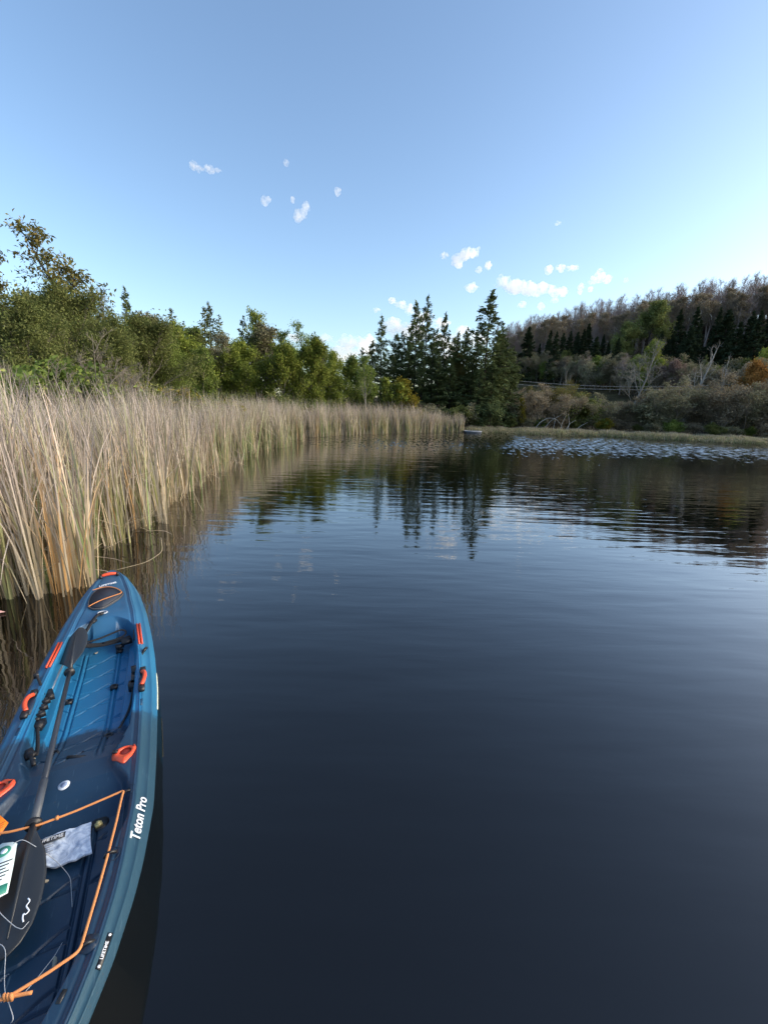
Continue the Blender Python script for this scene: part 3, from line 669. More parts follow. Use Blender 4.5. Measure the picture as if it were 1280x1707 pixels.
# short dead stubble and broken leaves at the foot of the bed
def fallen(n, s0, s1, d0, d1, zr=(.02, .5)):
    k = (rng.uniform(s0, s1, n) / .05).astype(int); XY = EP[k] + EN[k] * rng.uniform(d0, d1, n)[:, None]
    z = rng.uniform(*zr, n) ** 1.3
    B = np.c_[XY, z]
    parts.append(blades(rng, B, rng.uniform(.3, 1.0, n), rng.uniform(.012, .024, n), rng.uniform(.9, 1.75, n), rng.normal(0, .4, n), rng.uniform(0, 6.28, n), rng.choice(2, n), np.zeros(n, bool), 4))
fallen(760, 1.5, 13, .0, 1.7); fallen(520, 13, 27, -.1, 1.2); fallen(500, 3, 12, .4, 2.0, (.1, 1.1))
def stub(n, s0, s1, d0, d1):
    k = (rng.uniform(s0, s1, n) / .05).astype(int); XY = EP[k] + EN[k] * rng.uniform(d0, d1, n)[:, None]
    parts.append(blades(rng, np.c_[XY, np.full(n, -.1)], rng.uniform(.25, .8, n), rng.uniform(.014, .026, n), np.abs(rng.normal(.1, .2, n)), rng.normal(0, .3, n), rng.uniform(0, 6.28, n), rng.choice(2, n), np.zeros(n, bool), 3))
stub(420, 1.5, 14, .1, 1.6); stub(900, 14, SL, -.05, .8)
def join(parts):
    V = []; F = []; K = []; n = 0
    for a, b_, c in parts: V.append(a); F.append(b_ + n); K.append(c); n += len(a)
    return np.concatenate(V), np.concatenate(F), np.concatenate(K)
V, F, K = join(parts)
tag(obj('reed_bed', mesh_np('reed_bed', V, F, False, {'Col': K}), reed_mat), 'dense bed of tan and green cattails along the left shore', 'reeds', kind='stuff')

# single clumps that stand out in front of the bed
def clump(x, y, n, hm, sp, green, orange, label, group=None, name='cattail_clump'):
    XY = np.array([x, y]) + rng.normal(0, sp, (n, 2))
    V, F, K = shoots(rng, XY, hm, green=green, orange=orange, foldp=.05, wmul=1.05)
    V = V - np.array([x, y, 0])
    o = obj(name, mesh_np(name, V, F, False, {'Col': K}), reed_mat, loc=(x, y, 0))
    return tag(o, label, 'cattails', group)
clump(-3.62, 4.62, 7, 2.35, .07, 0., .30, 'tall orange-tan cattail clump standing just behind the tip of the kayak')
clump(-4.42, 4.35, 7, 2.3, .10, .9, .0, 'green cattail clump leaning at the left edge beside the kayak')
clump(-5.4, 22.3, 30, 2.5, .35, 1.1, 0., 'bright green cattail clump at the bend of the reed bed')
for k in range(26):
    s_ = 5.2 + k * .42; i_ = int(s_ / .05)
    p_ = EP[i_] + EN[i_] * rng.uniform(.12, .5)
    clump(p_[0], p_[1], int(rng.integers(3, 6)), 2.25, .06, .35, .06, 'slim cattail clump standing in the water at the front of the reed bed', 'cattail clumps along the front of the reed bed')
# long bent leaves lying over the water near the kayak tip
stalk_mat = simple('dead_stalk', (.36, .30, .2), .8, .2, 20)
for pts, lb in [([(-3.45, 6.35, .12), (-3.2, 5.9, .05), (-3.25, 5.55, .015), (-3.5, 5.25, .01)], 'long curved dead leaf lying on the water beyond the kayak tip'),
                ([(-4.35, 4.35, .35), (-4.1, 4.12, .12), (-3.95, 4.0, .02), (-3.88, 3.93, .01)], 'bent dead stalk dipping into dark water left of the kayak'),
                ([(-4.2, 9.2, .3), (-3.85, 8.7, .08), (-3.7, 8.5, .01)], 'broken reed leaf leaning out over the water along the bed')]:
    p = np.array(pts); tq = np.linspace(0, 1, 14); ts = np.linspace(0, 1, len(p))
    P = np.stack([np.interp(tq, ts, p[:, c]) for c in range(3)], 1); P[1:-1] = (P[:-2] + 2 * P[1:-1] + P[2:]) / 4
    o = P[0].copy(); tag(obj('reed_stalk', MB().tube(P - o, .0055, 5, flat=.5).mesh('reed_stalk'), stalk_mat, loc=o), lb, 'reed stalk')
pk = MB(); pk.prism([(-.16, -.03), (0, -.045), (.12, -.01), (.15, .012), (.04, .03), (-.16, .03)], np.array([0, .0, .004, .006, 0, 0]), np.array([.02, .02, .012, .01, .02, .02]))
tag(obj('dry_leaf', pk.mesh('dry_leaf'), simple('pink_leaf', (.5, .3, .27), .6, .25, 30), loc=(-4.03, 4.02, .012)), 'small pinkish dry leaf floating at the left edge', 'leaf')

# ------------------------------------------------------------------ grassy bank
rng = np.random.default_rng(9)
q2, BP, BN = along(BANK_EDGE[:8])
parts = []
def bankgrass(n, d0, d1, h0, h1, typs, w=.03):
    k = rng.integers(0, len(BP), n); d_ = rng.uniform(d0, d1, n); XY = BP[k] + BN[k] * d_[:, None]
    z = ground_z(XY[:, 0], XY[:, 1])
    tuft = .75 + .35 * np.sin(q2[k] * 1.7) * np.sin(q2[k] * .6 + 2)
    parts.append(blades(rng, np.c_[XY, z - .02], rng.uniform(h0, h1, n) * tuft, np.full(n, w), np.abs(rng.normal(.25, .25, n)), np.abs(rng.normal(.6, .4, n)), rng.uniform(0, 6.28, n), rng.choice(typs, n), np.zeros(n, bool), 3))
bankgrass(9000, .02, .5, .2, .5, [4, 4, 2, 0]); bankgrass(12000, .4, 1.6, .12, .36, [0, 4, 4, 2]); bankgrass(18000, 1.4, 5.0, .15, .42, [0, 4, 4, 0, 2])
V, F, K = join(parts)
tag(obj('bank_grass', mesh_np('bank_grass', V, F, False, {'Col': K}), reed_mat), 'tan and green rough grass on the low bank across the pond', 'grass', kind='stuff')
for k in range(9):
    s_ = 9.5 + k * 1.35 + rng.uniform(-.3, .3); i_ = int(s_ / .05); p_ = BP[i_] + BN[i_] * rng.uniform(.25, .5); z_ = gz(*p_)
    n = 90; XY = rng.normal(0, .22, (n, 2))
    V, F, K = blades(rng, np.c_[XY, np.full(n, -.03)], rng.uniform(.35, .75, n), np.full(n, .03), np.abs(rng.normal(.25, .2, n)), np.abs(rng.normal(.5, .3, n)), rng.uniform(0, 6.28, n), rng.choice([4, 2, 4, 0], n), np.zeros(n, bool), 3)
    tag(obj('grass_tuft', mesh_np('grass_tuft', V, F, False, {'Col': K}), reed_mat, loc=(*p_, z_)), 'rounded green grass tuft on the edge of the far bank', 'grass tuft', 'grass tufts on the far bank')

# bleached fallen branches behind the bank
bx_, by_ = azp(21.6, 48.6); bz_ = gz(bx_, by_)
br = empty('fallen_branches', (bx_, by_, bz_)); tag(br, 'bleached white fallen branches arching up behind the bank', 'branches')
bw = simple('bleached_wood', (.40, .39, .36), .8, .15, 8)
for P in [[(-2.6, 0, .1), (-2.1, 0, .8), (-1.3, .1, 1.25), (-.5, 0, 1.15), (.1, 0, .5), (.3, 0, 0)], [(-.6, .3, 0), (-.5, .3, .9), (-.75, .2, 1.6)], [(.1, .2, 0), (.25, .2, .8), (.5, .2, 1.5), (.4, .2, 2.1)],
          [(.6, 0, 0), (.9, 0, .7), (1.5, 0, 1.1)], [(-1.6, .3, 0), (-1.0, .3, .9), (-.2, .3, 1.4), (.5, .3, 1.9)], [(1.6, .1, 0), (2.1, .1, .5), (2.8, .1, .9)], [(.9, .2, 0), (.95, .2, .9), (.7, .2, 1.7)]]:
    p = np.array(P); tq = np.linspace(0, 1, 12); ts = np.linspace(0, 1, len(p)); Q = np.stack([np.interp(tq, ts, p[:, c]) for c in range(3)], 1)
    obj('branch', MB().tube(Q, np.linspace(.034, .012, 12), 5).mesh('branch', True), bw, br)

# small boat drawn up at the end of the reeds
bx_, by_ = 8.35, 42.1
bt = empty('rowing_boat', (bx_, by_, -.02), R_(12)); tag(bt, 'small pale grey boat moored at the end of the reed bed', 'boat')
sec = []
for xx, w_ in [(-.8, .52), (-.4, .62), (.1, .62), (.5, .5), (.78, .2)]:
    sec.append([(xx, -w_, .20), (xx, -w_ * .86, .02), (xx, w_ * .86, .02), (xx, w_, .20)])
S = np.array(sec); Vb = S.reshape(-1, 3); Fb = [(a * 4 + c, a * 4 + c + 1, (a + 1) * 4 + c + 1, (a + 1) * 4 + c) for a in range(4) for c in range(3)] + [(0, 3, 2, 1), (16, 17, 18, 19)]
boat_paint = simple('boat_paint', (.17, .20, .25), .5, .1, 12)
obj('hull', MB().add(Vb, Fb).mesh('hull'), boat_paint, bt)
gw = MB(); gw.tube(np.array([s_[0] for s_ in sec] + [s_[3] for s_ in sec[::-1]] + [sec[0][0]]), .03, 6); obj('gunwale', gw.mesh('gunwale'), simple('boat_rim', (.36, .39, .44), .5, .1), bt)
for xx in (-.4, .25): obj('thwart', MB().box((xx, 0, .17), (.22, 1.1, .03)).mesh('thwart'), simple('boat_seat', (.3, .33, .38), .6, .1), bt)

# overhead wires beyond the bank
wire_mat = simple('wire', (.42, .42, .43), .5, .05)
for dz, dy, lb in [(0, 0, 'upper pale overhead wire crossing before the hillside'), (-.32, .5, 'lower pale overhead wire crossing before the hillside')]:
    xs = np.linspace(6, 74, 60); P = np.c_[xs, np.full(60, 52.2 + dy), 5.3 + dz + .0030 * (xs - 25) ** 2 + (xs - 25) * .003 * (1 if dz else 0)]
    tag(obj('overhead_wire', MB().tube(P - P[0], .014, 5).mesh('overhead_wire'), wire_mat, loc=P[0]), lb, 'wire')

# ------------------------------------------------------------------ clouds: heaps of sunlit vapour tufts some kilometres off
def vapour(dens, size):
    m, nt, out = nodes('cloud_vapour')
    v = N(nt, 'ShaderNodeVolumePrincipled'); v.inputs['Color'].default_value = (1, 1, 1, 1); v.inputs['Anisotropy'].default_value = .2
    tc = N(nt, 'ShaderNodeTexCoord'); nz = N(nt, 'ShaderNodeTexNoise'); nz.inputs['Scale'].default_value = 1.1 / size; nz.inputs['Detail'].default_value = 5; nz.inputs['Roughness'].default_value = .62
    mr = N(nt, 'ShaderNodeMapRange', interpolation_type='SMOOTHSTEP'); mr.inputs[1].default_value = .34; mr.inputs[2].default_value = .82; mr.inputs[3].default_value = 0; mr.inputs[4].default_value = dens * 2.7
    nt.links.new(tc.outputs['Object'], nz.inputs['Vector']); nt.links.new(nz.outputs[0], mr.inputs[0]); nt.links.new(mr.outputs[0], v.inputs['Density'])
    nt.links.new(v.outputs[0], out.inputs['Volume']); return m
clouds_ = []
ph = (1 + 5 ** .5) / 2
ICO_V = np.array([(-1, ph, 0), (1, ph, 0), (-1, -ph, 0), (1, -ph, 0), (0, -1, ph), (0, 1, ph), (0, -1, -ph), (0, 1, -ph), (ph, 0, -1), (ph, 0, 1), (-ph, 0, -1), (-ph, 0, 1)]) / math.hypot(1, ph)
ICO_T = np.array([(0, 11, 5), (0, 5, 1), (0, 1, 7), (0, 7, 10), (0, 10, 11), (1, 5, 9), (5, 11, 4), (11, 10, 2), (10, 7, 6), (7, 1, 8), (3, 9, 4), (3, 4, 2), (3, 2, 6), (3, 6, 8), (3, 8, 9), (4, 9, 5), (2, 4, 11), (6, 2, 10), (8, 6, 7), (9, 8, 1)])
rng = np.random.default_rng(3)
def pix_dir(px, py):
    v = M3 @ Vector((px - 640, 853.5 - py, -FPX)); v.normalize(); return v
def cloud(lobes, dist, label, n=160, alpha=.16):
    """lobes: bearing and elevation (by picture position) with half-width and half-height in px, at one distance; built at real size there"""
    ctr = np.mean([l[:2] for l in lobes], axis=0); c = pix_dir(*ctr); right = c.cross(Vector((0, 0, 1))).normalized(); up = right.cross(c)
    o = c * dist; sc_ = dist / FPX * c.dot(-(M3 @ Vector((0, 0, 1))))
    VV = []; TTt = []; cnt = 0; wd = 0
    for px, py, hw, hh in lobes:
        hw, hh = hw * .8, hh * .72
        base = pix_dir(px, py) * dist - o; r0 = min(hw, hh) * sc_
        for q_ in range(46):
            g = np.clip(rng.normal(0, .42, 3), -.95, .95)
            p = base + right * float(g[0] * hw * sc_) + up * float(g[1] * hh * sc_) + c * float(g[2] * (hw + hh) * .5 * sc_)
            rad = r0 * rng.uniform(.4, 1.0) * (1.2 - .7 * abs(g[0]))
            VV.append(ICO_V * rad * rng.uniform(.8, 1.2, 3) + np.array(p)); TTt.append(ICO_T + cnt); cnt += 12
    ob = obj('cloud', mesh_np('cloud', np.concatenate(VV), None, True, None, np.concatenate(TTt)), None, loc=o + Vector((0, 0, CAM_H)))
    hm_ = np.mean([min(l[2:]) for l in lobes]) * sc_
    md = ob.modifiers.new('union', 'REMESH'); md.mode = 'VOXEL'; md.voxel_size = max(.10 * hm_, .8 * sc_); md.use_smooth_shade = True
    clouds_.append((ob, alpha * 2.6 / hm_, hm_)); return tag(ob, label, 'cloud')
cloud([(322, 275, 8, 7), (332, 280, 12, 5), (350, 282, 14, 6), (362, 283, 10, 4)], 5200, 'thin white streak of cloud, highest on the left', 200, .09)
cloud([(441, 334, 8, 7), (447, 332, 7, 5)], 5000, 'small white cloud puff right of the thin streak', 110, .09)
cloud([(477, 270, 6, 5)], 5400, 'faintest tiny cloud puff high in the sky', 50, .06)
cloud([(497, 359, 9, 9), (505, 354, 9, 8), (510, 345, 7, 8), (488, 332, 4, 6)], 5000, 'small cream cloud puff with a wisp above', 190, .10)
cloud([(563, 318, 7, 6)], 5000, 'tiny round cloud puff left of centre', 70, .09)
cloud([(740, 425, 9, 5), (762, 432, 12, 10), (775, 424, 14, 10), (788, 421, 12, 9), (765, 441, 9, 6)], 4500, 'cream cloud with a raised right shoulder above the tall evergreen', 420, .2)
cloud([(798, 449, 8, 5), (814, 442, 9, 6)], 4600, 'pair of little puffs below the cream cloud', 120, .14)
cloud([(786, 479, 16, 8)], 4600, 'small white cloud left of the broad evergreen top', 110, .16)
cloud([(838, 470, 17, 11), (858, 478, 20, 14), (880, 481, 22, 12), (902, 482, 20, 11), (925, 487, 18, 8), (938, 486, 10, 7)], 4300, 'largest golden cloud, stretched above the hillside', 560, .2)
cloud([(915, 449, 10, 8), (935, 446, 14, 6), (955, 446, 14, 5)], 4700, 'thin white cloud right of the cream one', 200, .14)
cloud([(988, 466, 9, 7), (1000, 460, 12, 9), (1012, 466, 8, 7)], 4700, 'white two-humped cloud over the hill crest', 200, .15)
cloud([(968, 478, 7, 5), (984, 482, 5, 5), (966, 486, 6, 4)], 4800, 'little white puffs left of the two-humped cloud', 90, .12)
cloud([(870, 507, 10, 6), (902, 510, 9, 6), (925, 500, 9, 5)], 4800, 'faint puffs just above the bare crest', 110, .08)
cloud([(1043, 467, 5, 4), (930, 372, 9, 4)], 5200, 'two barely visible puffs right of centre', 60, .04)
cloud([(628, 516, 11, 4), (653, 501, 9, 5)], 4400, 'thin wisp left of the ragged evergreen', 120, .13)
cloud([(668, 507, 14, 6), (684, 516, 16, 8), (705, 528, 22, 10), (735, 538, 22, 9), (655, 545, 22, 16), (690, 555, 34, 18)], 5600, 'bright cumulus behind the twin evergreen spires', 620, .22)
cloud([(490, 562, 24, 8), (540, 564, 26, 7), (580, 570, 28, 13), (612, 576, 22, 16), (570, 592, 44, 16), (600, 620, 40, 16)], 6000, 'long cumulus bank glowing behind the trees left of centre', 700, .22)
cloud([(770, 556, 24, 12), (795, 566, 26, 14), (745, 575, 34, 20), (850, 575, 30, 16)], 5800, 'yellow cumulus behind the broad evergreen', 460, .22)
cloud([(375, 590, 40, 16), (330, 600, 30, 14), (420, 600, 34, 16)], 6400, 'pale cumulus low behind the larches', 380, .2)

dg = bpy.context.evaluated_depsgraph_get()
for ob, dens, size in clouds_:
    me = bpy.data.meshes.new_from_object(ob.evaluated_get(dg)); me.name = 'cloud'; ob.modifiers.clear(); ob.data = me
    me.materials.clear(); me.materials.append(vapour(dens, size))

# ------------------------------------------------------------------ kayak (local x = from bow to stern, y = starboard side, z up)
KAX = R_(27.0); KBOW = Vector((-2.758, 4.078, 0)); KRZ = math.atan2(-math.cos(KAX), math.sin(KAX))
kayak = empty('kayak', KBOW, KRZ)
tag(kayak, 'blue and navy sit-on-top fishing kayak floating beside the reeds', 'kayak')
KROT = Matrix.Rotation(KRZ, 3, 'Z')
def kworld(s, n, z): return KBOW + KROT @ Vector((s, n, z))

LK = 4.0
_s = np.linspace(-.06, LK, 900)
_w = np.interp(_s, [-.06, -.035, 0, .037, .2, .35, .70, 1.1, 1.38, 1.78, 2.12, 2.5, 2.85, 3.15, 3.31, 3.53, 3.70, 3.86, 4.0],
               [.03, .085, .122, .148, .212, .256, .322, .367, .390, .409, .412, .411, .405, .374, .349, .300, .246, .175, .08])
def kc(s): return np.minimum(np.interp(s, [0, .2, .5, .9, 1.6, 2.2, 2.8, 3.1, 3.4, 3.7, 4.0], [.04, .07, .095, .105, .10, .09, .082, .075, .058, .040, .03]), .4 * kw(s))
_k = np.ones(25) / 25; _ws = np.convolve(np.pad(_w, 12, 'edge'), _k, 'valid'); _ws[:14] = _w[:14]
def kw(s): return np.interp(s, _s, _ws)
def kz(s):
    t = (np.asarray(s, float) - 1.9) / 1.9; return .25 + np.where(t < 0, .2, .15) * t * t
def kfloor(s): return np.interp(s, [.7, .85, 1.0, 1.3, 1.95, 2.1, 2.28, 2.40, 2.54, 2.62, 2.70, 2.78, 3.0, 3.4, 3.8], [.22, .185, .15, .125, .115, .14, .205, .232, .238, .226, .20, .178, .19, .23, .30])
def krec(s): return np.interp(s, [.7, .84, .95, 1.3, 1.9, 2.2, 2.34, 2.43, 2.52, 2.64, 2.74, 2.92, 3.0, 3.35, 3.55, 3.7, 3.8], [.0, .15, .205, .235, .245, .235, .195, .165, .185, .245, .262, .262, .235, .185, .14, .08, 0.])
def groove(d, w=.0052): return np.exp(-(d / w) ** 2)
def kdeck(s, n):
    s, n = np.broadcast_arrays(np.asarray(s, float), np.asarray(n, float)); a = np.abs(n)
    w = kw(s); wi = w - kc(s)
    dk = kz(s) + .010 * (1 - (a / np.maximum(wi, .02)) ** 2)
    dk += .007 * groove(a - wi + .006, .006) - .005 * groove(a - wi + .03, .007)
    # bow deck trough round the hatch
    dk -= .006 * (1 - sst(.10, .16, a)) * sst(.16, .26, s) * (1 - sst(.60, .7, s))
    fl = kfloor(s); rw = krec(s)
    # side ledges in the cockpit
    fl = fl + .045 * sst(.19, .2, a) * sst(1.0, 1.1, s) * (1 - sst(2.0, 2.12, s))
    # foot well step
    fl = fl + .035 * (1 - sst(.93, .97, s)) * (1 - sst(.08, .11, a)) * sst(.75, .8, s)
    # ribs and moulded grooves on the floors
    ck = sst(1.0, 1.05, s) * (1 - sst(2.3, 2.38, s)); tk = sst(2.78, 2.84, s) * (1 - sst(3.55, 3.7, s))
    for msk, rb, pitch, ph_ in ((ck, .117, .185, .03), (tk, .142, .22, .06)):
        inn = 1 - sst(rb - .018, rb - .012, a)
        A = -.075 * sst(-.03, rb * .9, n); B = .012 + .075 * sst(.03, -rb * .9, n)
        g = np.maximum(groove(np.abs((s - A + ph_) % pitch - pitch / 2)), groove(np.abs((s - B + ph_ + .03) % pitch - pitch / 2))) * inn
        g = np.maximum(g, groove(a - rb + .015)); g = np.maximum(g, groove(a - rb - .015))
        outm = sst(rb + .012, rb + .018, a) * (1 - sst(rb + .06, rb + .066, a))
        g = np.maximum(g, groove(np.abs((s + (a - rb) * .7 + ph_) % pitch - pitch / 2)) * outm)
        g = np.maximum(g, groove(np.abs((s - (a - rb) * .05 + ph_ + .02) % pitch - pitch / 2)) * outm)
        fl = fl - .011 * g * msk + .004 * groove(a - rb, .011) * msk
    wall = np.where(s > 2.3, .045, .035)
    msk = (1 - sst(0, 1, (a - rw) / wall)) * (rw > .01) * sst(.74, .86, s) * (1 - sst(3.68, 3.82, s))
    z = dk * (1 - msk) + np.minimum(fl, dk) * msk
    # pocket behind the rod holder shoulder
    return z
ns, nn_ = 980, 230
S_ = np.concatenate([np.linspace(-.06, .1, 25), np.linspace(.105, LK, ns - 25)])
Tn = np.linspace(-1, 1, nn_)
rows = []; edge = []
for s_ in S_:
    w = float(kw(s_)); c = float(kc(s_)); wi = w - c; zc = float(kz(s_))
    n_ = Tn * wi; z_ = kdeck(s_, n_)
    rwl = float(np.interp(s_, [-.06, .5, 1.2, 2.4, 3, 3.3, 3.5, 3.7, 4], [.5, .75, .92, .92, .82, .69, .55, .45, .35]))
    side = [(wi + c * .06, zc + .004, .6), (wi + c * .14, zc + .003, .9), (wi + c * .22, zc - .006, .8), (wi + c * .60, zc - .022, .8), (wi + c * .66, zc - .020, 1), (wi + c * .72, zc - .028, .7), (w - .003, zc - .052, .6), (w, zc - .060, .6), *[(w * (1 - (1 - rwl) * (zc - .06 - z_) / (zc - .06)), z_, .45) for z_ in (zc - .08, zc - .12, .10, .03, 0.)], (w * rwl * .8, -.05, .4), (w * rwl * .4, -.11, .4)]
    L = [(-a, b_, q_) for a, b_, q_ in side[::-1]] + [(a, b_, 0.) for a, b_ in zip(n_, z_)] + side
    rows.append([(s_, a, b_) for a, b_, q_ in L]); edge.append([q_ for _, _, q_ in L])
G = np.array(rows); m1, m2 = G.shape[:2]
i = np.arange(m1 - 1)[:, None] * m2; j = np.arange(m2 - 1)[None]
F = np.stack([i + j, i + m2 + j, i + m2 + j + 1, i + j + 1], -1).reshape(-1, 4)
V = G.reshape(-1, 3); V = np.concatenate([V, [[S_[0] - .012, 0, .25], [S_[-1] + .02, 0, .25]]])
tri = [(len(V) - 2, q_ + 1, q_) for q_ in range(m2 - 1)] + [(len(V) - 1, (m1 - 1) * m2 + q_, (m1 - 1) * m2 + q_ + 1) for q_ in range(m2 - 1)]
hm = mesh_np('hull', V, F, True, {'edge': np.concatenate([np.array(edge).ravel(), [1, 1]])}, tri)

m, nt, out = nodes('kayak_plastic')
b = N(nt, 'ShaderNodeBsdfPrincipled'); b.inputs['Roughness'].default_value = .42
tc = N(nt, 'ShaderNodeTexCoord'); sx = N(nt, 'ShaderNodeSeparateXYZ'); nt.links.new(tc.outputs['Object'], sx.inputs[0])
n1 = N(nt, 'ShaderNodeTexNoise'); n1.inputs['Scale'].default_value = 16; n1.inputs['Detail'].default_value = 6; n1.inputs['Roughness'].default_value = .65
n3 = N(nt, 'ShaderNodeTexNoise'); n3.inputs['Scale'].default_value = 2.2; n3.inputs['Detail'].default_value = 2
for q_ in (n1, n3): nt.links.new(tc.outputs['Object'], q_.inputs['Vector'])
def mth(op, a, bv):
    n = N(nt, 'ShaderNodeMath', operation=op)
    for k, q_ in enumerate((a, bv)):
        if isinstance(q_, (int, float)): n.inputs[k].default_value = q_
        else: nt.links.new(q_, n.inputs[k])
    return n.outputs[0]
absn = mth('ABSOLUTE', sx.outputs['Y'], 0)
ss = mth('ADD', sx.outputs['X'], mth('MULTIPLY', mth('SUBTRACT', n1.outputs[0], .5), .16))
ss = mth('SUBTRACT', ss, mth('MULTIPLY', absn, .38))          # moulded colour change runs further back at the sides
rp = N(nt, 'ShaderNodeValToRGB'); el = rp.color_ramp.elements; rp.color_ramp.interpolation = 'LINEAR'
mr = N(nt, 'ShaderNodeMapRange'); mr.inputs[1].default_value = 0; mr.inputs[2].default_value = 4; nt.links.new(ss, mr.inputs[0])
el[0].position = .03; el[0].color = (.030, .09, .165, 1); el[1].position = .20; el[1].color = (.026, .11, .22, 1)
for p_, c_ in ((.27, (.017, .145, .28)), (.487, (.016, .16, .33)), (.497, (.014, .042, .085)), (.60, (.010, .034, .072)), (1, (.010, .038, .078))):
    e = el.new(p_); e.color = (*c_, 1)
nt.links.new(mr.outputs[0], rp.inputs[0])
atr = N(nt, 'ShaderNodeAttribute'); atr.attribute_name = 'edge'
ec = N(nt, 'ShaderNodeMixRGB'); ec.inputs[1].default_value = (.024, .13, .235, 1); ec.inputs[2].default_value = (.030, .085, .115, 1)
st_ = N(nt, 'ShaderNodeMapRange'); st_.inputs[1].default_value = 1.9; st_.inputs[2].default_value = 2.3; nt.links.new(sx.outputs['X'], st_.inputs[0]); nt.links.new(st_.outputs[0], ec.inputs[0])
mx = N(nt, 'ShaderNodeMixRGB'); nt.links.new(mth('MULTIPLY', atr.outputs['Fac'], .75), mx.inputs[0]); nt.links.new(rp.outputs[0], mx.inputs[1]); nt.links.new(ec.outputs[0], mx.inputs[2])
hv = N(nt, 'ShaderNodeMapRange'); hv.inputs[3].default_value = .75; hv.inputs[4].default_value = 1.3; nt.links.new(n3.outputs[0], hv.inputs[0])
ms = N(nt, 'ShaderNodeVectorMath', operation='SCALE'); nt.links.new(mx.outputs[0], ms.inputs[0]); nt.links.new(hv.outputs[0], ms.inputs['Scale'])
mps = N(nt, 'ShaderNodeMapping'); mps.inputs['Scale'].default_value = (5, 90, 40); mps.inputs['Rotation'].default_value = (0, 0, .25); nt.links.new(tc.outputs['Object'], mps.inputs[0])
ns_ = N(nt, 'ShaderNodeTexNoise'); ns_.inputs['Scale'].default_value = 1.6; ns_.inputs['Detail'].default_value = 3; nt.links.new(mps.outputs[0], ns_.inputs['Vector'])
sc1 = N(nt, 'ShaderNodeMapRange'); sc1.inputs[1].default_value = .64; sc1.inputs[2].default_value = .72; sc1.inputs[3].default_value = 0; sc1.inputs[4].default_value = .35; nt.links.new(ns_.outputs[0], sc1.inputs[0])
nd_ = N(nt, 'ShaderNodeTexNoise'); nd_.inputs['Scale'].default_value = 70; nd_.inputs['Detail'].default_value = 4; nt.links.new(tc.outputs['Object'], nd_.inputs['Vector'])
sc2 = N(nt, 'ShaderNodeMapRange'); sc2.inputs[1].default_value = .66; sc2.inputs[2].default_value = .76; sc2.inputs[3].default_value = 0; sc2.inputs[4].default_value = .4; nt.links.new(nd_.outputs[0], sc2.inputs[0])
mA = N(nt, 'ShaderNodeMixRGB'); mA.inputs[2].default_value = (.10, .17, .22, 1); nt.links.new(sc1.outputs[0], mA.inputs[0]); nt.links.new(ms.outputs[0], mA.inputs[1])
mB_ = N(nt, 'ShaderNodeMixRGB'); mB_.inputs[2].default_value = (.07, .06, .045, 1); nt.links.new(sc2.outputs[0], mB_.inputs[0]); nt.links.new(mA.outputs[0], mB_.inputs[1])
nt.links.new(mB_.outputs[0], b.inputs['Base Color'])
n4 = N(nt, 'ShaderNodeTexNoise'); n4.inputs['Scale'].default_value = 260; nt.links.new(tc.outputs['Object'], n4.inputs['Vector'])
bp = N(nt, 'ShaderNodeBump'); bp.inputs['Strength'].default_value = .25; bp.inputs['Distance'].default_value = .001; nt.links.new(n4.outputs[0], bp.inputs['Height']); nt.links.new(bp.outputs[0], b.inputs['Normal'])
rg = N(nt, 'ShaderNodeMapRange'); rg.inputs[3].default_value = .32; rg.inputs[4].default_value = .55; nt.links.new(n1.outputs[0], rg.inputs[0]); nt.links.new(rg.outputs[0], b.inputs['Roughness'])
nt.links.new(b.outputs[0], out.inputs[0])
obj('hull', hm, m, kayak)

K_orange = simple('orange_plastic', (.72, .085, .03), .4, .08, 20)
K_black = simple('black_plastic', (.012, .012, .014), .45, .2, 30)
K_web = simple('black_webbing', (.014, .014, .016), .85, .3, 120, bump=.0006)
K_cord = simple('orange_cord', (.62, .24, .08), .8, .35, 420, bump=.0012)
K_grey = simple('grey_tube', (.30, .34, .40), .35, .08, 20, metal=.6)
K_white = simple('white_print', (.8, .82, .84), .5, .04)
K_hatch = simple('hatch_rubber', (.022, .028, .042), .6, .2, 40)
K_shaft = simple('paddle_shaft', (.035, .04, .05), .3, .1, 30)
K_blade = simple('paddle_blade', (.022, .025, .029), .42, .15, 25)

def surf(P, lift=0.):
    """polyline (s,n) laid on the kayak's moulded surface"""
    P = np.asarray(P, float); return np.c_[P, kdeck(P[:, 0], P[:, 1]) + lift]
def smoothline(P, k=24, it=2):
    P = np.asarray(P, float); t = np.linspace(0, 1, len(P)); q_ = np.linspace(0, 1, k); Q = np.stack([np.interp(q_, t, P[:, c]) for c in range(P.shape[1])], 1)
    for _ in range(it): Q[1:-1] = (Q[:-2] + 2 * Q[1:-1] + Q[2:]) / 4
    return Q
def ribbon(name, P, width, th, mat, parent, side=None):
    """flat strap along P"""
    P = np.asarray(P, float); D = np.gradient(P, axis=0); D /= np.linalg.norm(D, axis=1)[:, None] + 1e-9
    up = np.array([0, 0, 1.]) if side is None else np.asarray(side, float)
    X_ = np.cross(D, up); X_ /= np.linalg.norm(X_, axis=1)[:, None] + 1e-9; U = np.cross(X_, D)
    V = np.stack([P - X_ * width / 2, P + X_ * width / 2, P + X_ * width / 2 + U * th, P - X_ * width / 2 + U * th], 1).reshape(-1, 3)
    n = len(P); F = [(4 * a + c, 4 * a + (c + 1) % 4, 4 * a + 4 + (c + 1) % 4, 4 * a + 4 + c) for a in range(n - 1) for c in range(4)] + [(0, 3, 2, 1), (4 * n - 4, 4 * n - 3, 4 * n - 2, 4 * n - 1)]
    return obj(name, MB().add(V, F).mesh(name), mat, parent)

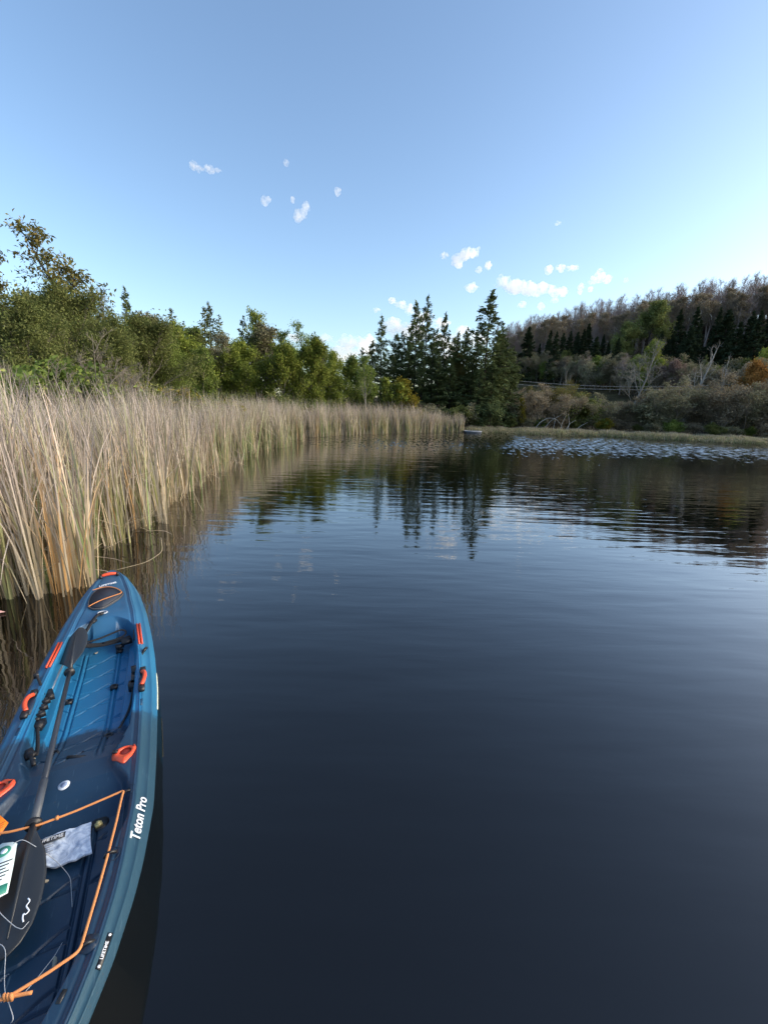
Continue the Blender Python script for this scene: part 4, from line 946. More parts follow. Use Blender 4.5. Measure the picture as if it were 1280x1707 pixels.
def text(body, parent, origin, xdir, ydir, size, mat, name='lettering', shear=0., weight=0.0):
    cu = bpy.data.curves.new('lettering', 'FONT'); cu.body = body; cu.size = size; cu.align_x = 'CENTER'; cu.align_y = 'CENTER'; cu.extrude = .0006; cu.offset = weight; cu.shear = shear
    cu.resolution_u = 3; cu.materials.append(mat)
    to_ = bpy.data.objects.new(name, cu); me = bpy.data.meshes.new_from_object(to_); bpy.data.objects.remove(to_); me.name = name
    o = bpy.data.objects.new(name, me); C.objects.link(o); o.parent = parent
    x = Vector(xdir).normalized(); z = x.cross(Vector(ydir)).normalized(); y = z.cross(x)
    o.matrix_local = Matrix.Translation(origin) @ Matrix((x, y, z)).transposed().to_4x4(); return o

# bow handle
z0 = float(kdeck(.06, 0)); hd = MB(); hd.tube(smoothline([(.075, -.076, z0 + .028), (.06, -.015, z0 + .036), (.048, .045, z0 + .028)], 12), [.012, .014, .015, .0155, .016, .016, .016, .016, .0155, .015, .014, .012], 10)
bh = obj('bow_handle', hd.mesh('bow_handle', True), K_orange, kayak)
for p_ in ((.078, -.086), (.045, .055)): obj('bracket', MB().box((p_[0], p_[1], z0 + .018), (.035, .022, .03), .3).mesh('bracket'), K_black, bh)
text('LIFETIME', kayak, (.200, -.016, float(kdeck(.2, -.016)) + .008), (-.26, 1, .049), (-1, -.26, .188), .038, K_white, weight=.0008)
# hatch with its cord
hp = smoothline(np.array([(.262, -.10), (.240, -.03), (.262, .05), (.33, .105), (.40, .132), (.47, .10), (.55, .04), (.615, -.03), (.60, -.10), (.55, -.145), (.43, -.152), (.32, -.135), (.262, -.10)]), 48, 2)[:-1]
hz = kdeck(hp[:, 0], hp[:, 1]); hc = obj('hatch_cover', MB().prism(hp, hz - .006, hz + .012).mesh('hatch_cover'), K_hatch, kayak)
hq = hp * .86 + hp.mean(0) * .14; hz2 = kdeck(hq[:, 0], hq[:, 1]); obj('lid_panel', MB().prism(hq, hz2 + .010, hz2 + .02).mesh('lid_panel'), K_hatch, hc)
ring = np.concatenate([hp, hp[:1]]) * .97 + hp.mean(0) * .03
obj('hatch_cord', MB().tube(smoothline(np.array([(.30, -.13, .425), (.27, -.06, .432), (.28, .02, .428), (.34, .085, .415), (.405, .118, .402), (.43, .07, .398), (.47, -.02, .392), (.52, -.09, .386), (.553, -.138, .372)]), 40, 2), .0042, 6).mesh('hatch_cord', True), K_cord, kayak)
obj('hatch_seal', MB().tube(np.c_[ring, kdeck(ring[:, 0], ring[:, 1]) + .013], .003, 5).mesh('hatch_seal', True), simple('seal_grey', (.11, .1, .095), .7), kayak)
# ring and strap before the cockpit
dr = MB(); th = np.linspace(0, 2 * math.pi, 18); zc = float(kdeck(.68, -.02)); dr.tube(np.c_[.68 + .026 * np.cos(th), -.02 + .036 * np.sin(th), np.full(18, zc + .008)], .006, 6, cap=False)
obj('tie_ring', dr.mesh('tie_ring', True), simple('ring_grey', (.42, .45, .5), .4), kayak)
ribbon('strap', smoothline([(.70, -.02, zc + .012), (.76, -.055, zc + .02), (.83, -.09, .33), (.93, -.14, .27)], 16), .028, .006, K_web, kayak)
obj('strap_buckle', MB().box((.80, -.075, .335), (.05, .034, .018), -.5).box((.72, -.028, zc + .016), (.03, .036, .016), -.4).mesh('strap_buckle'), K_black, kayak)
# strap across the foot well, with loop
ribbon('strap', smoothline([(.99, -.20, .25), (1.0, -.10, .215), (1.005, 0, .205), (1.0, .1, .21), (1.02, .2, .235)], 20), .036, .006, K_web, kayak, (.7, 0, 1))
ribbon('strap', smoothline([(.985, -.16, .235), (.95, -.03, .235), (.915, .07, .25), (.90, .13, .262), (.925, .17, .25), (.97, .16, .235), (.99, .10, .225), (1.0, 0, .215)], 30), .014, .005, K_web, kayak, (.7, 0, 1))
obj('strap_buckle', MB().box((1.05, .175, .225), (.075, .075, .03), .2).box((1.075, .125, .2), (.03, .06, .025), .2).mesh('strap_buckle'), K_black, kayak)
# side rails in the cockpit
for sgn, s0, s1 in ((1, .93, 1.42), (-1, 1.05, 1.62)):
    r_ = obj('side_rail', MB().tube(np.array([(s0, sgn * .235, .205), ((s0 + s1) / 2, sgn * .252, .195), (s1, sgn * .262, .19)]), .011, 8).mesh('side_rail', True), K_grey, kayak)
    obj('rail_end', MB().box((s0 + .01, sgn * .235, .206), (.06, .03, .034)).mesh('rail_end'), K_black, r_)
fl_ = MB(); fl_.prism([(.86, -.25), (.93, -.225), (1.06, -.215), (1.12, -.235), (1.05, -.27), (.92, -.275)], .225, .243); obj('rail_lever', fl_.mesh('rail_lever'), K_black, kayak)
obj('rail_channel', MB().box((.98, .232, .255), (.26, .016, .02), .06).mesh('rail_channel'), K_black, kayak)
# orange gear tracks on both gunwales
for (a0, b0), (a1, b1) in (((.936, .263), (1.245, .292)), ((1.02, -.275), (1.33, -.30))):
    p0, p1 = np.array([a0, b0]), np.array([a1, b1]); d0 = (p1 - p0) / np.linalg.norm(p1 - p0); n0 = np.array([-d0[1], d0[0]]) * .017
    c0 = (p0 + p1) / 2; ang_ = math.atan2(d0[1], d0[0]); Lk = np.linalg.norm(p1 - p0); zt = kdeck(c0[0], c0[1]); slope = (kdeck(p1[0], p1[1]) - kdeck(p0[0], p0[1])) / Lk
    ax = np.array([[d0[0], d0[1], slope], [-d0[1], d0[0], 0], [0, 0, 1.]])
    tr_ = obj('gear_track', MB().box((*(c0 + n0 * .6), zt + .006), (Lk, .012, .016), ax=ax).box((*(c0 - n0 * .6), zt + .006), (Lk, .012, .016), ax=ax).box((*c0, zt + .002), (Lk, .034, .006), ax=ax).mesh('gear_track'), K_orange, kayak)
    obj('track_slot', MB().box((*c0, zt + .006), (Lk * .97, .007, .004), ax=ax).mesh('track_slot'), simple('track_red', (.45, .03, .015), .5), tr_)
# carry handles
for sgn in (1, -1):
    nb_ = .325 * sgn; zh = .262
    P = smoothline([(1.66, nb_ - .008 * sgn, zh + .012), (1.69, nb_ + .006 * sgn, zh + .026), (1.745, nb_ + .014 * sgn, zh + .03), (1.80, nb_ + .006 * sgn, zh + .026), (1.83, nb_ - .008 * sgn, zh + .012)], 14)
    h_ = obj('carry_handle', MB().tube(P, .0135, 8).mesh('carry_handle', True), K_orange, kayak)
    for s_ in (1.635, 1.86): obj('handle_mount', MB().box((s_, nb_ - .006 * sgn, zh + .006), (.055, .036, .024)).mesh('handle_mount', False), K_black, h_)
    obj('handle_recess', MB().prism([(1.65, nb_ - .03 * sgn), (1.85, nb_ - .03 * sgn), (1.84, nb_ + .012 * sgn), (1.66, nb_ + .012 * sgn)][::sgn], zh - .012, zh - .003).mesh('handle_recess'), simple('recess_dark', (.012, .03, .06), .6), kayak)
    obj('deck_slot', MB().box((2.0, sgn * .318, float(kdeck(2.0, .318)) + .001), (.07, .022, .004)).mesh('deck_slot'), simple('slot_blue', (.01, .05, .11), .6), kayak)
# pale strip on the hull side
ps = np.linspace(1.60, 2.03, 10); ST = MB(); ST.tube(np.c_[ps, kw(ps) - .002, kz(ps) - .060], .006, 6); obj('side_strip', ST.mesh('side_strip', True), simple('strip_cream', (.7, .68, .5), .5), kayak)
# foot braces and straps along both inner walls
fb = obj('foot_brace', MB().box((1.62, .262, .205), (.17, .045, .05), .02).box((1.54, .262, .225), (.06, .05, .05), .1).box((1.70, .255, .20), (.05, .055, .06), -.1).mesh('foot_brace'), K_black, kayak)
ribbon('strap', smoothline([(1.33, .33, .275), (1.40, .30, .26), (1.47, .28, .24), (1.54, .265, .235)], 12), .016, .005, K_web, kayak)
obj('strap_buckle', MB().box((1.345, .325, .275), (.05, .018, .016), -.4).mesh('strap_buckle'), K_black, kayak)
ribbon('strap', smoothline([(1.72, .255, .20), (1.84, .25, .17), (1.95, .235, .165), (2.08, .215, .19), (2.16, .205, .215)], 14), .014, .005, K_web, kayak)
rack = MB()
for k in range(7): rack.box((1.66 + k * .034, -.262 + (.012 if k % 2 else -.010), .215 + .006 * (k % 2)), (.018, .052, .03), .35 if k % 2 else -.25)
rack.box((1.60, -.25, .21), (.09, .05, .035), .3).box((1.90, -.25, .2), (.07, .06, .04), -.2)
obj('foot_brace', rack.mesh('foot_brace'), K_black, kayak)
ribbon('strap', smoothline([(1.43, -.345, .28), (1.50, -.315, .265), (1.57, -.29, .25), (1.63, -.27, .235)], 12), .016, .005, K_web, kayak)
obj('strap_buckle', MB().box((1.42, -.35, .275), (.03, .03, .03), .3).mesh('strap_buckle'), K_black, kayak)
ribbon('strap', smoothline([(1.92, -.25, .21), (2.0, -.235, .19), (2.10, -.215, .18), (2.2, -.2, .205)], 12), .02, .005, K_web, kayak)
obj('wall_slot', MB().box((2.18, -.235, .215), (.07, .05, .02), .5).box((2.25, -.205, .225), (.10, .02, .016), .35).mesh('wall_slot'), K_black, kayak)
# floor anchors
for s_, n_ in ((1.06, .12), (1.545, .118), (1.60, -.150), (2.10, .135), (2.16, -.13)):
    zf = float(kdeck(s_, n_)); th = np.linspace(0, 2 * math.pi, 14)
    an = obj('floor_anchor', MB().tube(np.c_[s_ + .017 * np.cos(th), n_ + .021 * np.sin(th), np.full(14, zf + .009)], .007, 6, cap=False).box((s_ + .018, n_, zf + .006), (.022, .045, .018)).mesh('floor_anchor', True), K_black, kayak)
zf = float(kdeck(2.30, -.02)); obj('scupper_slot', MB().box((2.31, .005, float(kdeck(2.31, .0)) + .001), (.018, .10, .006), -.42).mesh('scupper_slot'), K_black, kayak)
obj('scupper_slot', MB().box((2.265, .05, float(kdeck(2.265, .05)) + .001), (.014, .06, .006), -.42).mesh('scupper_slot'), K_black, kayak)
# flush rod holders on the shoulders
for sgn in (1, -1):
    cs, cn = 2.455, .262 * sgn; zr = float(kdeck(cs, cn)) + .003
    poly = smoothline(np.array([(2.43, .205), (2.405, .25), (2.412, .30), (2.435, .316), (2.47, .305), (2.525, .275), (2.545, .262), (2.535, .245), (2.50, .215), (2.475, .196), (2.45, .194), (2.43, .205)]), 36, 1)[:-1]
    if sgn < 0: poly = poly * np.array([1, -1]) + np.array([0, -.03]); poly = poly[::-1]; cn -= .03; zr = float(kdeck(cs, cn)) + .003
    n = len(poly); th = np.arctan2(poly[:, 1] - cn, poly[:, 0] - cs); inner = np.c_[cs + .030 * np.cos(th), cn + .030 * np.sin(th)]
    zo = kdeck(poly[:, 0], poly[:, 1])
    Vr = np.concatenate([np.c_[poly, zo - .004], np.c_[poly, zo + .008], np.c_[inner, np.full(n, zr + .010)], np.c_[inner, np.full(n, zr - .004)]])
    Fr = [(a * n + q_, a * n + (q_ + 1) % n, (a + 1) * n + (q_ + 1) % n, (a + 1) * n + q_) for a in range(3) for q_ in range(n)]
    rh = obj('rod_holder', MB().add(Vr, Fr).mesh('rod_holder'), K_orange, kayak)
    bo = np.c_[cs + .0305 * np.cos(th), cn + .0305 * np.sin(th)]
    obj('holder_bore', MB().prism(bo, zr - .003, zr + .0025).mesh('holder_bore'), simple('bore_red', (.22, .02, .012), .6), rh)
    obj('holder_notch', MB().box((2.44, .212 * sgn - (.03 if sgn < 0 else 0), zr + .008), (.02, .028, .006), -.3 * sgn).mesh('holder_notch'), K_black, rh)
    for s_, n_ in ((2.425, .302), (2.53, .258)): obj('screw', MB().box((s_, n_ * sgn - (.03 if sgn < 0 else 0), zr + .0075), (.01, .012, .004), .4).mesh('screw'), simple('screw_dark', (.2, .02, .015), .5), rh)
# round sticker on the hump
th = np.linspace(0, 2 * math.pi, 24)[:-1]; rp_ = np.c_[2.535 + .030 * np.cos(th), -.012 + .026 * np.sin(th)]; zr = kdeck(rp_[:, 0], rp_[:, 1])
sk = obj('round_sticker', MB().prism(rp_, zr + .0005, zr + .0022).mesh('round_sticker'), simple('sticker_pale', (.6, .66, .75), .5, .05), kayak)
ra = rp_ * .55 + rp_.mean(0) * .45; za = kdeck(ra[:, 0], ra[:, 1]); obj('sticker_print', MB().prism(ra, za + .0022, za + .0030).mesh('sticker_print'), simple('sticker_blue', (.22, .28, .42), .5, .35, 90), sk)
# pads and bungee cord round the tank well
for sgn in (1, -1):
    for s_, n_ in ((2.755, .297), (3.118, .262), (3.478, .228)):
        zp = float(kdeck(s_, n_ * sgn)); pd = []
        for a in np.linspace(0, 2 * math.pi, 20)[:-1]: pd.append((s_ + .034 * math.cos(a), n_ * sgn + .030 * math.sin(a)))
        pd = np.array(pd); pz = kdeck(pd[:, 0], pd[:, 1])
        o = obj('cord_pad', MB().prism(pd, pz - .003, pz + .003).mesh('cord_pad'), simple('pad_navy', (.010, .025, .05), .5, .2), kayak)
        obj('cord_guide', MB().tube([(s_ + .012, (n_ - .028) * sgn, zp + .004), (s_ + .004, (n_ - .022) * sgn, zp + .016), (s_, (n_ - .004) * sgn, zp + .014), (s_ - .002, (n_ + .014) * sgn, zp + .004)], .007, 6).mesh('cord_guide', True), K_black, o)
zb_ = lambda s, n: float(kz(s)) + .016
def cordpath(sgn):
    P = [(2.765, .278), (2.80, .272), (2.95, .262), (3.13, .246), (3.30, .228), (3.492, .206)]
    return [(s, n * sgn, zb_(s, n)) for s, n in P]
A = cordpath(1); B = cordpath(-1)
mid = [(2.775, .20, zb_(2.77, .2) - .004), (2.795, .08, zb_(2.79, 0) - .006), (2.81, -.05, zb_(2.8, 0) - .004), (2.80, -.16, zb_(2.79, 0)), (2.775, -.24, zb_(2.77, 0))]
kn = (3.552, .028, zb_(3.55, 0) + .002)
end1 = [(3.505, .196, zb_(3.5, .2)), (3.53, .12, zb_(3.53, .1)), kn]
end2 = [(3.505, -.196, zb_(3.5, .2)), (3.53, -.10, zb_(3.53, .1)), kn]
loop = np.array(end1[::-1] + A[::-1] + mid + B + end2)
d_ = np.concatenate([[0], np.cumsum(np.linalg.norm(np.diff(loop, axis=0), axis=1))]); qq = np.linspace(0, d_[-1], 240); Pc = np.stack([np.interp(qq, d_, loop[:, c]) for c in range(3)], 1)
Pc[1:-1] = (Pc[:-2] + 2 * Pc[1:-1] + Pc[2:]) / 4
bc = obj('bungee_cord', MB().tube(Pc, .0052, 8).mesh('bungee_cord', True), K_cord, kayak)
kk = np.array(kn); kb = MB()
for a in range(3):
    th = np.linspace(0, 2 * math.pi, 12); kb.tube(np.c_[kk[0] + .004 * np.cos(th) + (a - 1) * .004, kk[1] + (a - 1) * .009 + .002 * np.cos(th), kk[2] + .010 * np.sin(th)], .0055, 6, cap=False)
kb.tube(smoothline([kk, kk + (.006, .03, -.004), kk + (.014, .062, -.006)], 8), .0052, 7)
obj('knot', kb.mesh('knot', True), K_cord, bc)
kk2 = np.array((2.803, .012, zb_(2.8, 0) - .004)); obj('cord_clip', MB().box(kk2, (.014, .012, .014)).mesh('cord_clip'), K_cord, bc)
# drain plug in the tank well
zf = float(kdeck(2.80, .165)); dp = obj('drain_recess', MB().prism([(2.80 + .038 * math.cos(a), .165 + .042 * math.sin(a)) for a in np.linspace(0, 6.28, 17)[:-1]], zf - .002, zf + .003).mesh('drain_recess'), K_black, kayak)
obj('drain_plug', MB().box((2.815, .165, zf + .012), (.02, .03, .018), .4).tube([(2.815, .165, zf + .004), (2.815, .165, zf + .03)], .009, 8).mesh('drain_plug'), simple('plug_brass', (.6, .5, .22), .4, .15, metal=.3), dp)
# model lettering along the starboard gunwale and the small name plate further aft
def gun(s, fr):
    w = float(kw(s)); c = float(kc(s)); wi = w - c
    return wi + c * fr, float(kz(s)) - .003 - (fr - .10) / .45 * .019
for body, s_, size in (('Teton Pro', 2.955, .060),):
    n0, zg = gun(s_, .42); n1_, zg1 = gun(s_ - .12, .42); n2_, zg2 = gun(s_ + .12, .42)
    xd = Vector((-.24, n1_ - n2_, zg1 - zg2)); yd = Vector((0, -1, .45))
    nrm_ = xd.normalized().cross(yd.normalized()).normalized(); 
    if nrm_.z < 0: nrm_ = -nrm_
    text(body, kayak, Vector((s_, n0, zg)) + nrm_ * .006, xd, yd, size, K_white, shear=.45, weight=.0012)
s_ = 3.515; n0, zg = gun(s_, .42); n1_, zg1 = gun(s_ - .06, .34); n2_, zg2 = gun(s_ + .06, .34)
xd = Vector((-.12, n1_ - n2_, zg1 - zg2)).normalized(); yd = Vector((0, -1, .45)); nr_ = xd.cross(yd).normalized(); yd = nr_.cross(xd).normalized()
pl = MB(); pl.box(Vector((s_, n0, zg)) + nr_ * .0025, (.115, .018, .003), ax=np.array([xd, yd, nr_])); pl_ = obj('name_plate', pl.mesh('name_plate'), K_black, kayak)
text('LIFETIME', pl_, Vector((s_, n0, zg)) + nr_ * .0045, xd, yd, .015, K_white, weight=.0002)
for e_ in (-1, 1): obj('plate_dot', MB().prism([(0.005 * math.cos(a), .005 * math.sin(a)) for a in np.linspace(0, 6.28, 11)[:-1]], 0, .001).mesh('plate_dot'), K_white, pl_).matrix_local = Matrix.Translation(Vector((s_, n0, zg)) + nr_ * .0042 + xd * .050 * e_) @ Matrix((xd, yd, nr_)).transposed().to_4x4()
# dark slot on the shoulder aft
obj('deck_slot', MB().box((3.62, .175, float(kdeck(3.62, .175)) + .002), (.035, .014, .004), -.4).mesh('deck_slot'), K_black, kayak)

# ------------------------------------------------------------------ loose things lying in the kayak
def loose(name, label, cat, s, n, z):
    o = empty(name, kworld(s, n, z), KRZ); tag(o, label, cat); o['off'] = (s, n, z); return o, np.array([s, n, z])
pad, O = loose('paddle', 'black double-bladed paddle lying lengthwise in the kayak', 'paddle', 2.0, -.13, .27)
p0 = np.array([1.40, -.155, .262]); p1 = np.array([2.79, -.078, .288]); dirp = (p1 - p0) / np.linalg.norm(p1 - p0)
obj('shaft', MB().tube([p0 - O - dirp * .03, p1 - O + dirp * .04], .0145, 14).mesh('shaft', True), K_shaft, pad)
gp = p0 + (p1 - p0) * .80; obj('grip', MB().tube([gp - O, p1 - O - dirp * .02], .0175, 14).mesh('grip', True), simple('grip_grey', (.075, .085, .1), .5, .1), pad)
for pp, dd in ((p0, 1), (p1, -1)):
    c = pp + dirp * dd * .045 - O if dd > 0 else pp - O - dirp * .0
    obj('drip_ring', MB().tube([c - dirp * .008, c + dirp * .008], [.032, .034], 16).mesh('drip_ring', True), K_black, pad)
def blade(tip_dir, root, length, wl, wr, zt, tiltv, roll):
    """paddle blade: outline across both sides of a spine, dished and with real thickness"""
    t = np.linspace(0, 1, 22); side = np.cross([0, 0, 1.], tip_dir); side /= np.linalg.norm(side)
    prof = np.interp(t, [0, .06, .15, .3, .5, .7, .85, .95, 1.0], [.10, .14, .38, .78, 1.0, .98, .82, .52, .12])
    V = []; kx = np.linspace(-1, 1, 15)
    for up_ in (0, 1):
        for a in range(len(t)):
            c = root + tip_dir * t[a] * length + np.array([0, 0, zt * t[a]])
            wv = np.where(kx < 0, kx * wl, kx * wr) * prof[a]
            hgt = -.035 * (wv / max(wl, wr)) ** 2 * 1 + roll * wv + .010 * np.exp(-(wv / .012) ** 2) * (1 - t[a] ** 2) * up_
            V.append(c + side * wv[:, None] + np.c_[np.zeros((15, 2)), hgt + (.007 if up_ else 0) * (1 - .6 * np.abs(kx) ** 3)])
    V = np.concatenate(V); n1_, n2_ = len(t), 15; F = []
    for a in range(n1_ - 1):
        for c in range(n2_ - 1):
            q_ = a * n2_ + c; F += [(q_, q_ + 1, q_ + n2_ + 1, q_ + n2_), (q_ + n1_ * n2_, q_ + n2_ + n1_ * n2_, q_ + n2_ + 1 + n1_ * n2_, q_ + 1 + n1_ * n2_)]
    o2 = n1_ * n2_
    for a in range(n1_ - 1):
        for c in (0, n2_ - 1):
            q_ = a * n2_ + c; F.append((q_, q_ + n2_, q_ + n2_ + o2, q_ + o2) if c == 0 else (q_, q_ + o2, q_ + n2_ + o2, q_ + n2_))
    for c in range(n2_ - 1): F += [(c, c + o2, c + 1 + o2, c + 1), ((n1_ - 1) * n2_ + c, (n1_ - 1) * n2_ + c + 1, (n1_ - 1) * n2_ + c + 1 + o2, (n1_ - 1) * n2_ + c + o2)]
    return V, F
V, F = blade(-dirp, p0 - O, .58, .085, .115, .055, 0, -.28); b1_ = obj('blade', MB().add(V, F).mesh('blade', True), K_blade, pad)
V, F = blade(dirp, p1 - O, .56, .12, .085, -.015, 0, .22); b2_ = obj('blade', MB().add(V, F).mesh('blade', True), K_blade, pad)
for bo, rt, dd, zt in ((b1_, p0, -dirp, .055), (b2_, p1, dirp, -.015)):
    obj('spine', MB().tube([rt - O + np.array([0, 0, .006]), rt - O + dd * .25 + np.array([0, 0, .012 + zt * .4]), rt - O + dd * .50 + np.array([0, 0, .008 + zt * .85])], [.014, .009, .003], 8).mesh('spine', True), K_blade, bo)
c_ = p1 - O + dirp * .43 + np.array([.0, .045, .016])
obj('logo_mark', MB().tube(smoothline([c_ + q_ for q_ in np.array([(-.045, -.004, 0), (-.03, .006, 0), (-.015, -.004, 0), (0, .006, 0), (.01, .012, 0), (.02, .002, 0), (.01, -.006, 0), (.03, -.004, 0), (.045, .002, 0)])], 30, 1), .0026, 6, flat=.4).mesh('logo_mark', True), K_white, b2_)

# plastic bag with printed sheets
bag, O = loose('paper_bag', 'clear plastic bag holding printed white sheets in the rear well', 'bag', 2.88, .03, .2)
out_ = np.array([(2.795, -.075), (2.81, .03), (2.795, .135), (2.88, .139), (2.98, .142), (2.99, .07), (2.992, -.002), (2.95, -.04), (2.91, -.055), (2.85, -.068)])
gx, gy = 30, 30; VV = []; wr = np.random.default_rng(4).normal(0, 1, (gx, gy))
for _ in range(4): wr = (wr + np.roll(wr, 1, 0) + np.roll(wr, 1, 1) + np.roll(wr, -1, 0) + np.roll(wr, -1, 1)) / 5
wr = wr / np.abs(wr).max()
for ia, a in enumerate(np.linspace(0, 1, gx)):
    for ic, c in enumerate(np.linspace(0, 1, gy)):
        top = np.array([2.805 - .01 * c, -.072 + .207 * c]); bot = np.array([2.945 + .04 * min(1, c * 3) + 0 * c, -.058 + .02 * a + .20 * c]);
        p = top * (1 - a) + bot * a; 
        VV.append((*p, float(kfloor(p[0])) + .024 + .008 * wr[ia, ic] + .004 * math.sin(c * 5 + a * 3) + .010 * c))
VV = np.array(VV) - O; F = [(a * gy + c, a * gy + c + 1, (a + 1) * gy + c + 1, (a + 1) * gy + c) for a in range(gx - 1) for c in range(gy - 1)]
m, nt, out = nodes('bag_plastic')
b = N(nt, 'ShaderNodeBsdfPrincipled'); b.inputs['Roughness'].default_value = .22; tc = N(nt, 'ShaderNodeTexCoord')
n1 = N(nt, 'ShaderNodeTexNoise'); n1.inputs['Scale'].default_value = 22; n1.inputs['Detail'].default_value = 6; n1.inputs['Distortion'].default_value = 1.5; nt.links.new(tc.outputs['Object'], n1.inputs['Vector'])
r1 = N(nt, 'ShaderNodeValToRGB'); r1.color_ramp.elements[0].position = .35; r1.color_ramp.elements[0].color = (.38, .46, .6, 1); r1.color_ramp.elements[1].position = .65; r1.color_ramp.elements[1].color = (.66, .74, .84, 1)
nt.links.new(n1.outputs[0], r1.inputs[0]); nt.links.new(r1.outputs[0], b.inputs['Base Color'])
bp = N(nt, 'ShaderNodeBump'); bp.inputs['Distance'].default_value = .006; bp.inputs['Strength'].default_value = .8; nt.links.new(n1.outputs[0], bp.inputs['Height']); nt.links.new(bp.outputs[0], b.inputs['Normal']); nt.links.new(b.outputs[0], out.inputs[0])
V2 = np.concatenate([VV, VV - np.array([0, 0, .008])]); F2 = F + [tuple(q_ + gx * gy for q_ in f[::-1]) for f in F]
bs = obj('sheet', MB().add(V2, F2).mesh('sheet', True), m, bag)
K_ink = simple('ink_dark', (.03, .035, .045), .6, .1)
def bz(s, n): return float(kfloor(s)) + .036 + .010 * np.clip((n + .07) / .2, 0, 1)
obj('title_band', MB().box(np.array((2.838, -.012, bz(2.838, -.012) + .003)) - O, (.030, .105, .002), .04, ).mesh('title_band'), K_ink, bs)
text('LIFETIME', bs, Vector(np.array((2.838, -.012, bz(2.838, -.012) + .0055)) - O), (.04, 1, .05), (-1, .04, 0), .024, K_white)
for k in range(5): obj('print_line', MB().box(np.array((2.868 + k * .013, -.025 + .004 * (k % 2), bz(2.868 + k * .013, -.02) + .003)) - O, (.003, .055 - .008 * (k % 3), .001), .04).mesh('print_line'), simple('ink_grey', (.18, .2, .24), .6), bs)

# leaflet lying on the paddle blade
lf, O = loose('leaflet', 'green and white printed leaflet lying on the near paddle blade', 'leaflet', 2.98, -.16, .3)
zl = .318
poly = np.array([(2.872, -.165), (2.885, -.125), (2.900, -.108), (3.0, -.096), (3.125, -.085), (3.14, -.14), (3.13, -.20), (3.0, -.21), (2.90, -.20)])
lo = obj('sheet', MB().prism(poly - O[:2], zl - O[2], zl + .0015 - O[2]).mesh('sheet'), simple('leaflet_white', (.66, .78, .78), .5, .04), lf)
K_teal = simple('print_green', (.03, .22, .16), .5, .15, 60)
obj('print_emblem', MB().prism([(2.92 + .026 * math.cos(a) - O[0], -.15 + .026 * math.sin(a) - O[1]) for a in np.linspace(0, 6.28, 19)[:-1]], zl + .0015 - O[2], zl + .0025 - O[2]).mesh('print_emblem'), K_teal, lo)
obj('print_emblem', MB().prism([(2.92 + .012 * math.cos(a) - O[0], -.147 + .012 * math.sin(a) - O[1]) for a in np.linspace(0, 6.28, 13)[:-1]], zl + .0025 - O[2], zl + .0033 - O[2]).mesh('print_emblem'), K_white, lo)
obj('print_band', MB().prism(np.array([(3.085, -.205), (3.08, -.095), (3.122, -.09), (3.132, -.19)]) - O[:2], zl + .0015 - O[2], zl + .0025 - O[2]).mesh('print_band'), K_teal, lo)
for k in range(6): obj('print_line', MB().box((2.975 + k * .016 - O[0], -.128 - .004 * (k % 3) - O[1], zl + .002 - O[2]), (.005, .045 - .007 * (k % 3), .0012), .05).mesh('print_line'), K_ink, lo)
# orange tag
tg, O = loose('warning_tag', 'bright orange paper tag at the left side of the kayak', 'tag', 2.70, -.21, .28)
poly = np.array([(2.66, -.30), (2.655, -.235), (2.722, -.186), (2.795, -.205), (2.78, -.30)])
to = obj('card', MB().prism(poly - O[:2], .279 - O[2], .2805 - O[2]).mesh('card'), simple('tag_orange', (.85, .22, .012), .5, .05), tg)
for k in range(3): obj('print_line', MB().box((2.715 + k * .014 - O[0], -.215 - O[1], .2813 - O[2]), (.003, .03, .001), .5).mesh('print_line'), simple('ink_brown', (.35, .07, .01), .6), to)
# thin clear line in loose loops
fl, O = loose('fishing_line', 'thin clear line lying in loose loops in the stern', 'line', 3.4, -.03, .3)
Lm = simple('clear_line', (.42, .44, .46), .4, .1)
for P in [[(2.90, -.12, .325), (2.895, -.09, .33), (2.93, -.04, .30), (2.97, .03, .23), (3.05, .09, .205), (3.10, .10, .205), (3.2, .12, .215)],
          [(3.10, -.15, .33), (3.2, -.09, .32), (3.27, -.03, .31), (3.29, -.005, .31), (3.27, .01, .31)],
          [(3.30, -.12, .32), (3.32, -.06, .33), (3.36, -.03, .335), (3.42, -.02, .33), (3.50, .0, .34), (3.56, .03, .36), (3.60, .05, .35), (3.60, .04, .34)],
          [(3.36, .12, .26), (3.42, .11, .29), (3.50, .08, .33), (3.55, .07, .37)], [(3.40, -.06, .33), (3.48, -.02, .35), (3.55, .01, .37)]]:
    obj('strand', MB().tube(smoothline(np.array(P) - O, 26, 2), .0013, 5).mesh('strand', True), Lm, fl)
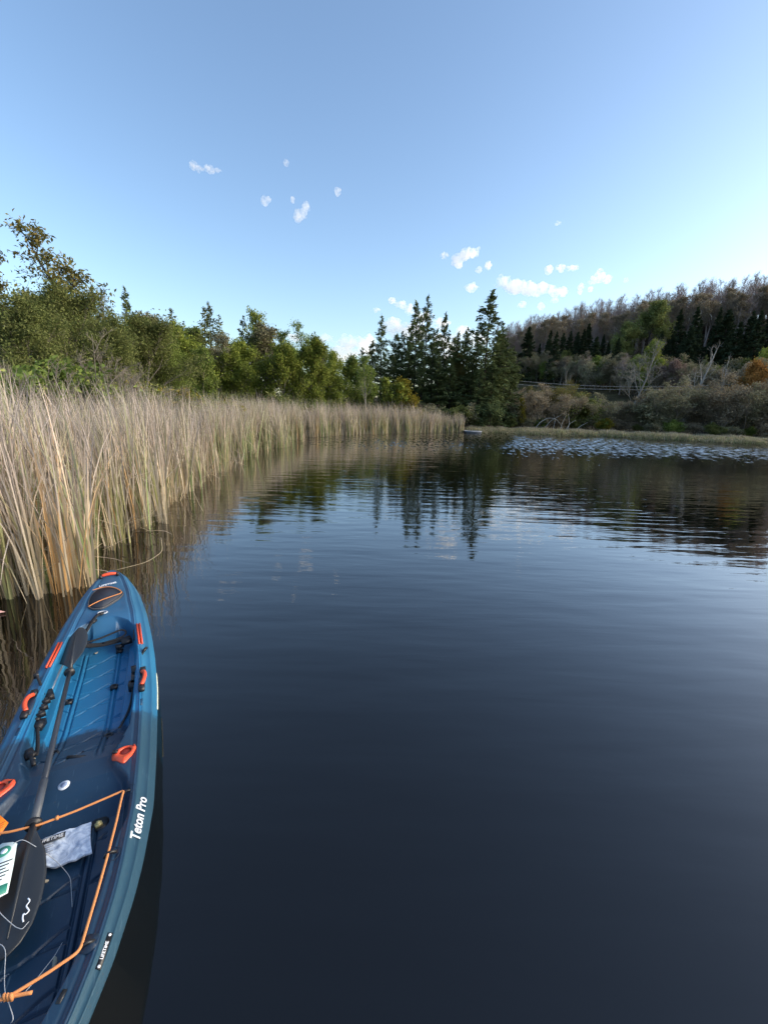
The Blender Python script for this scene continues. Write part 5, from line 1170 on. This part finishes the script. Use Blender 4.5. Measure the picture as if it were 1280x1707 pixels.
# little dry leaves caught in the well
dl = simple('dry_leaf_tan', (.42, .36, .26), .8, .2)
for k, (s_, n_, r_, lb) in enumerate([(3.40, .10, .018, 'tiny dry leaf scrap on the well floor near the cord'), (3.02, -.005, .016, 'dry curled leaf scrap beside the near paddle blade'), (1.02, -.05, .022, 'pale leaf scraps caught under the front strap'), (2.17, -.225, .02, 'tan leaf scrap in the left corner of the cockpit')]):
    z_ = float(kdeck(s_, n_)) + .006; t_ = np.linspace(0, 6.28, 9)[:-1]
    lp = np.c_[r_ * np.cos(t_), r_ * .45 * np.sin(t_)]; o = obj('dry_leaf', MB().prism(lp, -.002 + .004 * np.cos(t_ * 2), .001 + .004 * np.cos(t_ * 2)).mesh('dry_leaf'), dl, loc=kworld(s_, n_, z_)); o.rotation_euler = (.2, .3, KRZ + k * 1.3); tag(o, lb, 'leaf')

# ------------------------------------------------------------------ labels for look-alikes: by their place in the row
ORD = ['first', 'second', 'third', 'fourth', 'fifth', 'sixth', 'seventh', 'eighth', 'ninth', 'tenth', 'eleventh', 'twelfth', 'thirteenth', 'fourteenth', 'fifteenth', 'sixteenth', 'seventeenth', 'eighteenth', 'nineteenth', 'twentieth', 'twenty-first', 'twenty-second', 'twenty-third', 'twenty-fourth', 'twenty-fifth', 'twenty-sixth', 'twenty-seventh', 'twenty-eighth', 'twenty-ninth', 'thirtieth'] + ['thirty-' + w for w in ('first', 'second', 'third', 'fourth', 'fifth', 'sixth', 'seventh', 'eighth', 'ninth')] + ['fortieth'] + ['forty-' + w for w in ('first', 'second', 'third', 'fourth', 'fifth', 'sixth', 'seventh', 'eighth', 'ninth')] + ['fiftieth']
def ordinals(group, phrase, key=lambda o: math.atan2(o.location.x, o.location.y)):
    L = sorted([o for o in C.objects if o.get('group') == group], key=key)
    for k, o in enumerate(L): o['label'] = phrase % ORD[k]
ordinals('canopy trees of the left bank', 'green tree, %s from the left in the canopy behind the left bank')
ordinals('weed clumps behind the reeds', 'pale yellow-green weed clump, %s from the left behind the reeds')
ordinals('grey shrubs before the olive trees', 'grey leafless shrub, %s from the left, in front of the olive trees')
ordinals('bushes under the left trees', 'low green bush, %s from the left, in shade behind the left reeds')
ordinals('low evergreens of the central group', 'low dark evergreen, %s from the left, in shade of the central group')
ordinals('bushes behind the far reeds', 'dark bush, %s from the left, behind the far reeds')
ordinals('low bushes behind the bank', 'low green-grey bush, %s from the left along the grassy bank')
ordinals('grass tufts on the far bank', 'rounded green grass tuft, %s from the left on the far bank edge')
ordinals('dark spruces on the hillside', 'dark spruce, %s from the left in the row across the hillside')
ordinals('cattail clumps along the front of the reed bed', 'slim cattail clump in the water, %s beyond the kayak along the reeds', key=lambda o: o.location.y)
